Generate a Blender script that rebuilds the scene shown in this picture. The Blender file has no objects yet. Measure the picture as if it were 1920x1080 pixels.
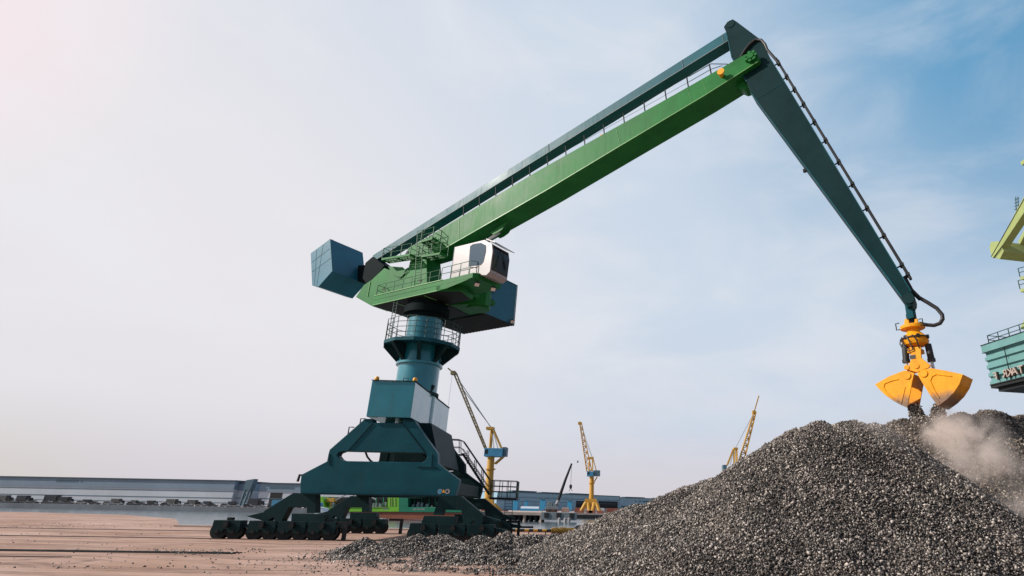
import bpy, bmesh, math, random
import numpy as np
from mathutils import Vector, Matrix, noise as mnoise
from mathutils.geometry import tessellate_polygon
random.seed(7); RNG = np.random.default_rng(7)
SC = bpy.context.scene
COL = SC.collection
c, s, rad = math.cos, math.sin, math.radians

# ------------------------------------------------------------------ camera model
F, PX, PY, PITCH, ROLL, H = 1094., 1164., 540., rad(20.73), rad(1.048), 2.4
FW = (0, c(PITCH), s(PITCH)); u0 = (0, -s(PITCH), c(PITCH)); r0 = (1, 0, 0)
RT = tuple(c(ROLL)*r0[i] + s(ROLL)*u0[i] for i in range(3))
UP = tuple(-s(ROLL)*r0[i] + c(ROLL)*u0[i] for i in range(3))
def ray(x, y):
    a = (x-PX)/F; b = -(y-PY)/F
    return tuple(FW[i] + a*RT[i] + b*UP[i] for i in range(3))
def dot(a, b): return a[0]*b[0]+a[1]*b[1]+a[2]*b[2]
def hit(x, y, n, d):
    q = ray(x, y); t = (d - n[2]*H)/dot(n, q)
    return (q[0]*t, q[1]*t, H+q[2]*t)
def FP(x, y, d): return hit(x, y, (0, 1, 0), d)          # point of a sight line on the plane y = d
def GZ(x, y, z=0.): return hit(x, y, (0, 0, 1), z)
def proj_np(P):
    q = P - np.array((0, 0, H)); z = q @ np.array(FW)
    return PX + F*(q @ np.array(RT))/z, PY - F*(q @ np.array(UP))/z, z
# portal frame axes (rails run along Uu)
AZ = rad(-3.71); V = (s(AZ), c(AZ), 0); Uu = (c(AZ), -s(AZ), 0)
def W(u, v, z): return (u*Uu[0]+v*V[0], u*Uu[1]+v*V[1], z)
UC = -14.15
def PW(ru, v, z): return W(UC+ru, v, z)
def PP(x, y, v):
    P = hit(x, y, V, v); return (dot(P, Uu)-UC, P[2])
# slewing frame axes (boom points along E1)
SA = rad(120.5); E1 = (s(SA), c(SA), 0); E2 = (E1[1], -E1[0], 0); CC = W(-14.2, 51.3, 0)
def WS(a, sd, z): return (CC[0]+a*E1[0]+sd*E2[0], CC[1]+a*E1[1]+sd*E2[1], z)
def PS(x, y, sd):
    P = hit(x, y, E2, dot(E2, CC)+sd); return (dot(P, E1)-dot(CC, E1), P[2])

# ------------------------------------------------------------------ mesh builder
def add(a, b, k=1.): return (a[0]+b[0]*k, a[1]+b[1]*k, a[2]+b[2]*k)
def sub(a, b): return (a[0]-b[0], a[1]-b[1], a[2]-b[2])
def mul(a, k): return (a[0]*k, a[1]*k, a[2]*k)
def lerp(a, b, t): return tuple(a[i]+(b[i]-a[i])*t for i in range(3))
class MB:
    def __init__(self): self.v = []; self.f = []
    def prism(self, pts, vec, holes=()):
        o = len(self.v); loops = [list(pts)] + [list(h) for h in holes]
        flat = [p for l in loops for p in l]; n = len(flat)
        self.v += flat + [add(p, vec) for p in flat]
        if holes:
            tris = tessellate_polygon([[Vector(p) for p in l] for l in loops])
            for t in tris:
                self.f.append([o+i for i in t]); self.f.append([o+n+i for i in reversed(t)])
        else:
            self.f.append([o+i for i in range(n)]); self.f.append([o+n+i for i in reversed(range(n))])
        k = o
        for l in loops:
            m = len(l)
            for i in range(m):
                j = (i+1) % m
                self.f.append([k+i, k+j, k+j+n, k+i+n])
            k += m
        return self
    def box(self, cen, ex, ey, ez):
        p = [add(add(add(cen, ex, a), ey, b), ez, -1) for a, b in ((-1, -1), (1, -1), (1, 1), (-1, 1))]
        return self.prism(p, mul(ez, 2))
    def abox(self, x0, x1, y0, y1, z0, z1):
        return self.prism([(x0, y0, z0), (x1, y0, z0), (x1, y1, z0), (x0, y1, z0)], (0, 0, z1-z0))
    def bar(self, p0, p1, w, h=None, up=(0, 0, 1)):
        h = h or w; d = Vector(sub(p1, p0)).normalized(); upv = Vector(up)
        if abs(d.dot(upv)) > .98: upv = Vector(E1)
        x = d.cross(upv).normalized(); y = x.cross(d).normalized()
        P = [tuple(Vector(p0)+x*a*w/2+y*b*h/2) for a, b in ((-1, -1), (1, -1), (1, 1), (-1, 1))]
        return self.prism(P, sub(p1, p0))
    def path(self, pts, r, n=8):
        pts = [Vector(p) for p in pts]; o = len(self.v); m = len(pts)
        rs = r if isinstance(r, (list, tuple)) else [r]*m
        px = None
        for i, p in enumerate(pts):
            d = (pts[min(i+1, m-1)] - pts[max(i-1, 0)]).normalized()
            if px is None:
                a = Vector((0, 0, 1)) if abs(d.z) < .9 else Vector((1, 0, 0))
                px = d.cross(a).normalized()
            else:
                px = (px - d*px.dot(d)).normalized()
            py = d.cross(px)
            for k in range(n):
                t = 2*math.pi*k/n
                self.v.append(tuple(p + (px*c(t)+py*s(t))*rs[i]))
        for i in range(m-1):
            for k in range(n):
                k2 = (k+1) % n
                self.f.append([o+i*n+k, o+i*n+k2, o+(i+1)*n+k2, o+(i+1)*n+k])
        self.f.append([o+k for k in reversed(range(n))]); self.f.append([o+(m-1)*n+k for k in range(n)])
        return self
    def tube(self, p0, p1, r, n=8, r1=None): return self.path([p0, p1], [r, r1 if r1 else r], n)
    def lathe(self, cen, prof, n=40, ph=0.):
        o = len(self.v); m = len(prof)
        for (r, z) in prof:
            for k in range(n):
                t = 2*math.pi*k/n+ph
                self.v.append((cen[0]+r*c(t), cen[1]+r*s(t), cen[2]+z))
        for i in range(m-1):
            for k in range(n):
                k2 = (k+1) % n
                self.f.append([o+i*n+k, o+i*n+k2, o+(i+1)*n+k2, o+(i+1)*n+k])
        self.f.append([o+k for k in reversed(range(n))]); self.f.append([o+(m-1)*n+k for k in range(n)])
        return self
    def rails(self, pts, h=1.05, step=1.5, r=.025, mids=1, n=6, posts=True, closed=False):
        pts = list(pts) + ([pts[0]] if closed else [])
        zz = (0, 0, 1)
        for i in range(len(pts)-1):
            a, b = pts[i], pts[i+1]; L = Vector(sub(b, a)).length
            for k in range(mids+1):
                hh = h*(k+1)/(mids+1)
                self.tube(add(a, zz, hh), add(b, zz, hh), r, n)
            if posts:
                m = max(1, round(L/step))
                for k in range(m+1):
                    if k == m and i < len(pts)-2: continue
                    q = lerp(a, b, k/m); self.tube(q, add(q, zz, h), r*1.15, n)
        return self
    def build(self, name, mat, parent=None, smooth=False, bevel=0., origin=None, **props):
        if origin is None: origin = tuple(parent['_o']) if parent and '_o' in parent else (0, 0, 0)
        me = bpy.data.meshes.new(name)
        me.from_pydata([sub(p, origin) for p in self.v], [], self.f)
        bm = bmesh.new(); bm.from_mesh(me)
        bmesh.ops.recalc_face_normals(bm, faces=bm.faces)
        bm.to_mesh(me); bm.free()
        me.materials.append(mat)
        if smooth:
            me.polygons.foreach_set('use_smooth', [True]*len(me.polygons))
            me.set_sharp_from_angle(angle=rad(38))
        o = bpy.data.objects.new(name, me); COL.objects.link(o)
        if parent: o.parent = parent; ORIG[o.name] = ORIG.get(parent.name, (0, 0, 0))
        else: o.location = origin
        if bevel:
            b = o.modifiers.new('edge', 'BEVEL'); b.width = bevel; b.segments = 2; b.limit_method = 'ANGLE'; b.angle_limit = rad(40)
        for k, v in props.items(): o[k] = v
        return o
ORIG = {}
class Thing:
    """An Empty at the base of a thing; its parts are built in world space and stored relative to it."""
    def __init__(self, name, label, cat, base, group=None):
        o = bpy.data.objects.new(name, None); COL.objects.link(o); o.location = base
        o.empty_display_size = .3
        o['label'] = label; o['category'] = cat
        if group: o['group'] = group
        self.o = o; self.base = base
    def part(self, name, mb, mat, parent=None, **k):
        return mb.build(name, mat, parent or self.o, origin=self.base, **k)
def copy_child(o, parent, offset):
    q = o.copy(); COL.objects.link(q); q.parent = parent; q.location = offset; return q
def text_geo(txt, size, extrude):
    cu = bpy.data.curves.new('t', 'FONT'); cu.body = txt; cu.size = size; cu.extrude = extrude; cu.resolution_u = 3
    o = bpy.data.objects.new('t', cu); COL.objects.link(o)
    dg = bpy.context.evaluated_depsgraph_get(); me = bpy.data.meshes.new_from_object(o.evaluated_get(dg))
    vs = [tuple(v.co) for v in me.vertices]; fs = [list(p.vertices) for p in me.polygons]
    bpy.data.objects.remove(o); bpy.data.curves.remove(cu); bpy.data.meshes.remove(me)
    return vs, fs

# ------------------------------------------------------------------ materials
def newmat(name):
    m = bpy.data.materials.new(name); m.use_nodes = True; nt = m.node_tree
    b = nt.nodes['Principled BSDF']; return m, nt, b
def N(nt, t, **k):
    n = nt.nodes.new(t)
    for a, v in k.items():
        if a.startswith('i_'):
            key = a[2:]; key = int(key) if key.isdigit() else key.replace('_', ' ')
            n.inputs[key].default_value = v
        else: setattr(n, a, v)
    return n
def rgba(x): return (x[0], x[1], x[2], 1)
def mixc(nt, f, a, b, bt='MIX'):
    n = nt.nodes.new('ShaderNodeMix'); n.data_type = 'RGBA'; n.blend_type = bt
    for k, v in ((0, f), (6, a), (7, b)):
        if hasattr(v, 'links'): nt.links.new(v, n.inputs[k])
        else: n.inputs[k].default_value = v if k == 0 else rgba(v)
    return n.outputs[2]
def math_(nt, op, a, b=None, cl=False):
    n = nt.nodes.new('ShaderNodeMath'); n.operation = op; n.use_clamp = cl
    for k, v in ((0, a), (1, b)):
        if v is None: continue
        if hasattr(v, 'links'): nt.links.new(v, n.inputs[k])
        else: n.inputs[k].default_value = v
    return n.outputs[0]
def ramp(nt, x, stops):
    n = nt.nodes.new('ShaderNodeValToRGB'); e = n.color_ramp.elements
    e[0].position, e[0].color = stops[0][0], rgba(stops[0][1]); e[1].position, e[1].color = stops[1][0], rgba(stops[1][1])
    for p_, c_ in stops[2:]:
        k = e.new(p_); k.color = rgba(c_)
    nt.links.new(x, n.inputs[0]); return n.outputs[0]
def paint(name, col, rough=.38, spec=.5, var=.25, dirt=.25, dirtcol=(.05, .045, .04), coat=0., scale=.5, bump=.06, streak=True, metal=0.):
    m, nt, b = newmat(name)
    tc = N(nt, 'ShaderNodeTexCoord'); mp = N(nt, 'ShaderNodeMapping'); nt.links.new(tc.outputs['Object'], mp.inputs[0])
    n1 = N(nt, 'ShaderNodeTexNoise', i_Scale=scale, i_Detail=6., i_Roughness=.65); nt.links.new(tc.outputs['Object'], n1.inputs[0])
    mp.inputs['Scale'].default_value = (2.2, 2.2, .18)
    n2 = N(nt, 'ShaderNodeTexNoise', i_Scale=1.6, i_Detail=5., i_Roughness=.7); nt.links.new(mp.outputs[0], n2.inputs[0])
    n3 = N(nt, 'ShaderNodeTexNoise', i_Scale=9., i_Detail=4., i_Roughness=.7); nt.links.new(tc.outputs['Object'], n3.inputs[0])
    dk = tuple(x*(1-var) for x in col); lt = tuple(min(1, x*(1+var)+.004) for x in col)
    base = mixc(nt, ramp(nt, n1.outputs[0], [(.3, (0, 0, 0)), (.72, (1, 1, 1))]), dk, lt)
    mask = ramp(nt, n2.outputs[0], [(.5, (0, 0, 0)), (.78, (1, 1, 1))])
    mask2 = ramp(nt, n3.outputs[0], [(.56, (0, 0, 0)), (.75, (1, 1, 1))])
    d = math_(nt, 'MULTIPLY', math_(nt, 'MAXIMUM', mask if streak else mask2, mask2), dirt)
    colr = mixc(nt, d, base, dirtcol)
    nt.links.new(colr, b.inputs['Base Color'])
    rr = math_(nt, 'ADD', math_(nt, 'MULTIPLY', n1.outputs[0], .22), rough-.1); rr = math_(nt, 'ADD', rr, math_(nt, 'MULTIPLY', d, .5))
    nt.links.new(rr, b.inputs['Roughness'])
    b.inputs['Specular IOR Level'].default_value = spec; b.inputs['Metallic'].default_value = metal
    b.inputs['Coat Weight'].default_value = coat; b.inputs['Coat Roughness'].default_value = .12
    if bump:
        bp = N(nt, 'ShaderNodeBump', i_Strength=bump, i_Distance=.15); nt.links.new(n1.outputs[0], bp.inputs['Height']); nt.links.new(bp.outputs[0], b.inputs['Normal'])
    return m
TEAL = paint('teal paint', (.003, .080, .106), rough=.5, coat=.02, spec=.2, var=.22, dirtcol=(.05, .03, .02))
TEALG = paint('glossy teal paint', (.007, .20, .26), rough=.30, coat=.8, spec=.6, var=.18)
TEALS = paint('deep teal paint', (.0012, .024, .028), rough=.55, coat=0., spec=.1, var=.2, dirt=.18, dirtcol=(.03, .02, .015))
TEALD = paint('dark and shaded teal paint', (.003, .027, .031), rough=.6, spec=.16, var=.25, dirt=.22)  # also puts shade into the colour of the far frame and electric room
TEALB = paint('blue teal paint', (.004, .135, .215), rough=.42, coat=.18, spec=.35, var=.15)
TEALT = paint('tie beam teal paint', (.004, .105, .14), rough=.5, coat=.05, spec=.3, var=.2)
TEALSHADE = paint('shade black teal', (.004, .011, .013), rough=.7, spec=.06, var=.2, dirt=.05)  # near-black teal, shade painted into the colour of lever and slewing ring
GREEN = paint('green paint', (.011, .165, .030), rough=.5, coat=.03, spec=.2, var=.25, dirt=.13, dirtcol=(.05, .035, .02))
GREEN2 = paint('pale green edge paint', (.13, .36, .10), rough=.4, var=.15, dirt=.12)
LIME = paint('lime green paint', (.31, .37, .13), rough=.5, var=.12, dirt=.12)
BLACK = paint('black rubber', (.014, .014, .015), rough=.5, var=.3, dirt=.2, dirtcol=(.1, .08, .07))
STEEL = paint('bright steel', (.62, .63, .64), rough=.3, metal=.7, var=.1, dirt=.1)
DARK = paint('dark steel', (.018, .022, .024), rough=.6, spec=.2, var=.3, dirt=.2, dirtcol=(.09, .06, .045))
RAILM = paint('railing paint', (.02, .07, .06), rough=.5, var=.2, dirt=.15)
RAILG = paint('green railing paint', (.03, .14, .06), rough=.5, var=.2, dirt=.15)
WHITE = paint('white cab paint', (.37, .345, .352), rough=.35, coat=.3, var=.05, dirt=.10, dirtcol=(.35, .3, .27))
YELLOW = paint('grab yellow paint', (.84, .345, .006), rough=.5, coat=.03, spec=.25, var=.12, dirt=.34, dirtcol=(.16, .085, .03), scale=1.2)
ORANGE = paint('amber plastic', (.85, .38, .01), rough=.35, var=.1, dirt=.05)
CRANEY = paint('crane yellow paint', (.56, .30, .04), rough=.55, var=.15, dirt=.2, dirtcol=(.2, .12, .06))
JIBY = paint('weathered jib paint', (.22, .17, .08), rough=.6, var=.2, dirt=.3)
CRANEB = paint('crane blue paint', (.05, .24, .42), rough=.5, var=.15, dirt=.15)
MINT = paint('mint cladding paint', (.125, .29, .285), rough=.55, var=.12, dirt=.12, scale=.8)
CLAD = paint('blue grey cladding', (.29, .46, .57), rough=.6, var=.12, dirt=.2, dirtcol=(.1, .13, .16), scale=.05, bump=0)
CLADL = paint('pale cladding', (.52, .57, .64), rough=.6, var=.12, dirt=.25, dirtcol=(.25, .27, .3), scale=.05, bump=0)
CLADF = paint('shed fascia cladding', (.19, .265, .35), rough=.6, var=.12, dirt=.2, scale=.05, bump=0)
CLADD = paint('slate blue cladding', (.075, .145, .19), rough=.6, var=.15, dirt=.2, scale=.05, bump=0)
ROOFD = paint('dark roof edge', (.03, .06, .08), rough=.6, var=.2, dirt=.1, scale=.05, bump=0)
DOORD = paint('dark opening', (.016, .018, .02), rough=.8, var=.3, dirt=.1, bump=0)
SKYB = paint('bright blue sheet', (.04, .30, .52), rough=.5, var=.15, dirt=.15, scale=.1, bump=0)
CONC = paint('weathered concrete', (.46, .36, .31), rough=.9, var=.15, dirt=.35, dirtcol=(.16, .12, .1), scale=.3)
QWALL = paint('quay wall concrete', (.22, .23, .25), rough=.9, var=.25, dirt=.4, dirtcol=(.06, .06, .06), scale=.1)
GREYS = paint('grey steel', (.20, .23, .25), rough=.6, var=.2, dirt=.3)
SHIPG = paint('ship lime hull', (.22, .55, .035), rough=.45, var=.1, dirt=.12, scale=.2)
SHIPT = paint('ship green hull', (.015, .22, .12), rough=.45, var=.15, dirt=.15, scale=.2)
SHIPR = paint('red lead underbody', (.34, .10, .055), rough=.6, var=.2, dirt=.3, scale=.2)
REDM = paint('rusty red paint', (.27, .09, .06), rough=.6, var=.2, dirt=.2)
def glass(name, col, rough=.06):
    m, nt, b = newmat(name); b.inputs['Base Color'].default_value = rgba(col); b.inputs['Roughness'].default_value = rough
    b.inputs['Specular IOR Level'].default_value = .45; b.inputs['Coat Weight'].default_value = .15; b.inputs['Coat Roughness'].default_value = .03
    return m
GLASSD = glass('dark cab glass', (.008, .009, .010), .12); GLASSB = glass('tinted side glass', (.07, .11, .15), .1)
m_, nt_, b_ = newmat('lamp lens'); b_.inputs['Base Color'].default_value = (.85, .78, .72, 1); b_.inputs['Roughness'].default_value = .25; LENS = m_  # pale lens colour stands in for light reflected by the glass

# ------------------------------------------------------------------ ground, water, sky
def ground_mat():
    m, nt, b = newmat('dusty quay concrete')
    tc = N(nt, 'ShaderNodeTexCoord')
    mp = N(nt, 'ShaderNodeMapping'); mp.inputs['Rotation'].default_value = (0, 0, -AZ); nt.links.new(tc.outputs['Object'], mp.inputs[0])
    n0 = N(nt, 'ShaderNodeTexNoise', i_Scale=.09, i_Detail=6., i_Roughness=.6); nt.links.new(mp.outputs[0], n0.inputs[0])
    ms = N(nt, 'ShaderNodeMapping'); ms.inputs['Scale'].default_value = (.06, .8, 1)
    wv = N(nt, 'ShaderNodeTexNoise', i_Scale=.12, i_Detail=3.); nt.links.new(mp.outputs[0], wv.inputs[0])
    wa = N(nt, 'ShaderNodeVectorMath', operation='MULTIPLY_ADD'); nt.links.new(wv.outputs['Color'], wa.inputs[0]); wa.inputs[1].default_value = (0, 4.5, 0); nt.links.new(mp.outputs[0], wa.inputs[2]); nt.links.new(wa.outputs[0], ms.inputs[0])
    n1 = N(nt, 'ShaderNodeTexNoise', i_Scale=1.3, i_Detail=9., i_Roughness=.68); nt.links.new(ms.outputs[0], n1.inputs[0])
    ms2 = N(nt, 'ShaderNodeMapping'); ms2.inputs['Scale'].default_value = (.3, 2.2, 1); nt.links.new(mp.outputs[0], ms2.inputs[0])
    n2 = N(nt, 'ShaderNodeTexNoise', i_Scale=2.6, i_Detail=7., i_Roughness=.7); nt.links.new(ms2.outputs[0], n2.inputs[0])
    n3 = N(nt, 'ShaderNodeTexNoise', i_Scale=14., i_Detail=4., i_Roughness=.7); nt.links.new(mp.outputs[0], n3.inputs[0])
    a = mixc(nt, ramp(nt, n0.outputs[0], [(.35, (0, 0, 0)), (.65, (1, 1, 1))]), (.40, .235, .165), (.57, .38, .31))
    a = mixc(nt, ramp(nt, n1.outputs[0], [(.46, (0, 0, 0)), (.60, (.68, .68, .68))]), a, (.17, .095, .065))
    a = mixc(nt, ramp(nt, n2.outputs[0], [(.52, (0, 0, 0)), (.72, (.7, .7, .7))]), a, (.52, .38, .31))
    a = mixc(nt, ramp(nt, n3.outputs[0], [(.58, (0, 0, 0)), (.72, (.6, .6, .6))]), a, (.16, .11, .09))
    n5 = N(nt, 'ShaderNodeTexNoise', i_Scale=.45, i_Detail=7., i_Roughness=.62, i_Distortion=.8); nt.links.new(mp.outputs[0], n5.inputs[0])
    a = mixc(nt, ramp(nt, n5.outputs[0], [(.56, (0, 0, 0)), (.70, (.75, .75, .75))]), a, (.15, .10, .08))
    nt.links.new(a, b.inputs['Base Color']); b.inputs['Roughness'].default_value = .9; b.inputs['Specular IOR Level'].default_value = .2
    bp = N(nt, 'ShaderNodeBump', i_Strength=.5, i_Distance=.12); nt.links.new(n1.outputs[0], bp.inputs['Height'])
    bp2 = N(nt, 'ShaderNodeBump', i_Strength=.5, i_Distance=.04); nt.links.new(n2.outputs[0], bp2.inputs['Height']); nt.links.new(bp.outputs[0], bp2.inputs['Normal'])
    nt.links.new(bp2.outputs[0], b.inputs['Normal'])
    return m
GROUND = ground_mat()
QV = 66.0                                                       # quay edge, along the rails
gl = [GZ(395, 984.5), GZ(330, 973), GZ(235, 965.5), GZ(60, 960.5), GZ(-500, 952)]; QL = dot(gl[0], Uu)
gl[0] = W(QL, QV, 0)
g = MB(); g.prism([(p[0], p[1], -6) for p in [W(-2500, -900, 0), W(2500, -900, 0), W(2500, QV, 0)]+gl], (0, 0, 6))
g.build('quay_ground', GROUND, kind='structure')
cp = MB(); cp.prism([W(QL, QV-1.1, .004), W(900, QV-1.1, .004), W(900, QV+.15, .004), W(QL, QV+.15, .004)], (0, 0, .16))
cp.build('quay_edge_kerb', CONC, kind='structure')
fb = MB(); fb.prism([(-6000, 285, -6), (6000, 285, -6), (6000, 9000, -6), (-6000, 9000, -6)], (0, 0, 6))
fb.build('far_quay_ground', CONC, kind='structure')
fk = MB(); fk.abox(-1500, 1500, 284.2, 284.99, -6, .25); fk.build('far_quay_wall', QWALL, kind='structure')
def water_mat():
    m, nt, b = newmat('harbour water'); b.inputs['Base Color'].default_value = (.10, .14, .16, 1); b.inputs['Roughness'].default_value = .13
    b.inputs['Specular IOR Level'].default_value = .6
    tc = N(nt, 'ShaderNodeTexCoord'); mp = N(nt, 'ShaderNodeMapping'); mp.inputs['Scale'].default_value = (.35, 1.2, 1); nt.links.new(tc.outputs['Object'], mp.inputs[0])
    n1 = N(nt, 'ShaderNodeTexNoise', i_Scale=.9, i_Detail=5., i_Roughness=.6); nt.links.new(mp.outputs[0], n1.inputs[0])
    bp = N(nt, 'ShaderNodeBump', i_Strength=.12, i_Distance=.3); nt.links.new(n1.outputs[0], bp.inputs['Height']); nt.links.new(bp.outputs[0], b.inputs['Normal'])
    return m
wt = MB(); wt.v = [(-6000, 60, -2), (6000, 60, -2), (6000, 284.5, -2), (-6000, 284.5, -2)]; wt.f = [[0, 1, 2, 3]]
wt.build('harbour_water', water_mat(), kind='structure')

SUN_AZ, SUN_EL = rad(-102), rad(32)
def make_world():
    w = bpy.data.worlds.new('World'); SC.world = w; w.use_nodes = True; nt = w.node_tree
    bg = nt.nodes['Background']; L = nt.links.new
    sky = N(nt, 'ShaderNodeTexSky', sky_type='NISHITA', sun_disc=False, sun_elevation=SUN_EL, sun_rotation=SUN_AZ % (2*math.pi))
    sky.air_density = 1.0; sky.dust_density = 1.5
    skyc = mixc(nt, 1., sky.outputs[0], (.075, .080, .085), 'MULTIPLY')
    tc = N(nt, 'ShaderNodeTexCoord'); D = tc.outputs['Generated']
    def dotn(v):
        n = nt.nodes.new('ShaderNodeVectorMath'); n.operation = 'DOT_PRODUCT'; L(D, n.inputs[0]); n.inputs[1].default_value = Vector(v).normalized(); return n.outputs['Value']
    def sm(x, a, b_):
        n = nt.nodes.new('ShaderNodeMapRange'); n.interpolation_type = 'SMOOTHSTEP'; L(x, n.inputs[0]); n.inputs[1].default_value = a; n.inputs[2].default_value = b_; return n.outputs[0]
    left = sm(dotn((-.75, .62, 0)), .5, .95)
    corner = sm(dotn((-.8, .4, .55)), .95, 1.0)
    br = nt.nodes.new('ShaderNodeMapRange'); L(dotn((.533, .552, .641)), br.inputs[0]); br.inputs[1].default_value = .80; br.inputs[2].default_value = 1.
    blue = math_(nt, 'POWER', br.outputs[0], 2.4)
    front = sm(dotn((s(rad(-30)), c(rad(-30)), .25)), -.35, .55)
    sep = N(nt, 'ShaderNodeSeparateXYZ'); L(D, sep.inputs[0])
    low = sm(sep.outputs['Z'], .15, .0)
    # thin high cloud: stretched noise on the direction
    mp = N(nt, 'ShaderNodeMapping'); mp.inputs['Scale'].default_value = (1.6, 1.6, 3.6); mp.inputs['Rotation'].default_value = (0, .45, .5); L(D, mp.inputs[0])
    n1 = N(nt, 'ShaderNodeTexNoise', i_Scale=2.3, i_Detail=8., i_Roughness=.56, i_Distortion=.35); L(mp.outputs[0], n1.inputs[0])
    cl = sm(n1.outputs[0], .38, .74)
    hz = mixc(nt, left, (.60, .69, .81), (.81, .795, .83))
    hz = mixc(nt, corner, hz, (.93, .80, .835))
    hz = mixc(nt, math_(nt, 'MULTIPLY', cl, .45), hz, (.85, .845, .87))
    hz = mixc(nt, math_(nt, 'MULTIPLY', blue, math_(nt, 'SUBTRACT', 1.12, math_(nt, 'MULTIPLY', cl, .5)), True), hz, (.15, .365, .59))
    far_left = sm(dotn((-.84, .54, 0)), .93, .998)
    hz = mixc(nt, low, hz, mixc(nt, far_left, (.675, .635, .675), (.665, .615, .545)))
    mid = sm(sep.outputs['Z'], .34, .05)
    hz = mixc(nt, math_(nt, 'MULTIPLY', mid, .22), hz, (.62, .60, .665))
    f = math_(nt, 'ADD', math_(nt, 'MULTIPLY', front, .92), .08, True)
    L(mixc(nt, f, skyc, hz), bg.inputs['Color']); bg.inputs['Strength'].default_value = 1.0
make_world()
sd = bpy.data.lights.new('sun', 'SUN'); sd.energy = 4.4; sd.angle = rad(.6); sd.color = (1., .93, .84)
so = bpy.data.objects.new('sun', sd); COL.objects.link(so)
SV = Vector((s(SUN_AZ)*c(SUN_EL), c(SUN_AZ)*c(SUN_EL), s(SUN_EL)))
so.rotation_euler = SV.to_track_quat('Z', 'Y').to_euler(); so.location = (-60, 0, 60)

# ------------------------------------------------------------------ the crane: portal
VN, VF = 45.23, 57.33
CR = Thing('material_handling_crane', 'huge green and dark teal harbour crane on a wheeled portal, boom bent over the gravel', 'crane', PW(0, (VN+VF)/2, 0))
outer = [(684, 785), (699, 785), (699.5, 792), (755, 793.5), (756, 786), (776.5, 788), (798, 820), (820, 850), (820.5, 869), (840, 884), (861, 899.5),
         (857, 917), (853, 930), (563, 925), (563, 905), (565, 890), (590, 877), (613, 865), (615.5, 852), (618, 843), (650, 815)]
slot = [(631.5, 853.4), (634, 848.5), (643, 845.3), (795, 849.4), (799.5, 852), (800.8, 857), (798, 863), (792, 867), (645.7, 864.3), (637, 860.5)]
oz = [PP(x, y, VN) for x, y in outer]; hz_ = [PP(x, y, VN) for x, y in slot]
FT = .95                                                          # box thickness of a portal frame
frames = []
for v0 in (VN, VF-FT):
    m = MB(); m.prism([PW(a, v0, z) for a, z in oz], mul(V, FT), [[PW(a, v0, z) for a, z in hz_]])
    fr = CR.part('portal_frame', m, TEAL if v0 == VN else TEALD, bevel=.03); frames.append(fr)  # far frame gets a darker teal copy that paints in its shadow
    rb = MB()
    for (a, b) in (((699.5, 793), (652, 846)), ((755, 794), (797, 849)), ((684, 788), (699, 788)), ((757, 789), (777, 790)),
                   ((618, 851), (618, 872)), ((811, 852), (809, 878)), ((783, 876), (821, 877))):
        p, q = PP(*a, VN), PP(*b, VN)
        rb.bar(PW(p[0], v0-.02, p[1]), PW(q[0], v0-.02, q[1]), .05, .05, V)
    lo = (oz[13][0]+.2, oz[13][1]); hi = (oz[12][0]-1.2, oz[12][1])
    rb.bar(PW(lo[0], v0-.12, lo[1]-.03), PW(hi[0], v0-.12, hi[1]-.03), .26, .06)
    CR.part('stiffener', rb, TEALD, fr)
# ballast box on top of the portal
bx0, bx1, bz0, bz1 = -15.82-UC, -12.6-UC, 8.47, 11.17
m = MB(); m.prism([PW(bx0, 45.05, bz0), PW(bx1, 45.05, bz0), PW(bx1, 57.7, bz0), PW(bx0, 57.7, bz0)], (0, 0, bz1-bz0))
box = CR.part('portal_girder', m, TEALG, bevel=.035)
m = MB()
for v in (51.2, 51.5): m.box(PW(bx1+.012, v, (bz0+bz1)/2), mul(Uu, .015), mul(V, .05), (0, 0, 1.33))
m.box(PW((bx0+bx1)/2, 45.03, bz1+.03), mul(Uu, 1.63), mul(V, .05), (0, 0, .028)); m.box(PW(bx1+.02, 51.4, bz1+.03), mul(Uu, .05), mul(V, 6.3), (0, 0, .028))
CR.part('seam', m, TEALD, box)
for ru in (bx0+.25, bx1-.12):
    m = MB(); b = PW(ru, 45.3, bz1+.05); m.lathe(b, [(.14, 0), (.17, .05), (.17, .2), (.12, .3), (.03, .33)], 12); CR.part('beacon', m, ORANGE, box, smooth=True)
m = MB(); q = PW(-.9+bx1-.3, 46, bz1); m.path([q, add(q, (0, 0, .45)), add(add(q, (0, 0, .45)), Uu, .35), add(add(q, (0, 0, .1)), Uu, .35)], .04, 6); CR.part('lifting_hoop', m, RAILM, box)
m = MB(); q = PW(bx1-.3, 50.5, bz1); m.tube(q, add(add(q, (0, 0, .8)), Uu, .35), .14, 12); CR.part('exhaust_pipe', m, DARK, box, smooth=True)
# landing beams between the two frames (inside, low)
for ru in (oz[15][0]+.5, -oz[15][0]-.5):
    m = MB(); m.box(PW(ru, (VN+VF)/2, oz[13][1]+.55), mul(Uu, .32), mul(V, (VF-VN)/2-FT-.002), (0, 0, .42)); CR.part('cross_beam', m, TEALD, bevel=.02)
for ru, v in ((-1.1, 49.0), (.4, 49.5)):
    m = MB(); m.box(PW(ru, v, 6.6), mul(Uu, .3), mul(V, .3), (0, 0, 1.85)); CR.part('inner_post', m, TEALD)
m = MB(); m.prism([PW(.1, 47.2, 5.3), PW(3.6, 47.2, 5.3), PW(2.6, 47.2, 8.4), PW(.1, 47.2, 8.4)], mul(V, 8)); CR.part('electric_room', m, TEALD, bevel=.03)  # dark teal here imitates the shadow on this side
m = MB(); m.path([PW(-2.6+2.3*c(t), 55.5, 7.1+1.6*s(t)) for t in np.linspace(math.pi, 2*math.pi, 14)], .09, 6); CR.part('cable_loop', m, DARK, smooth=True)

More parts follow.
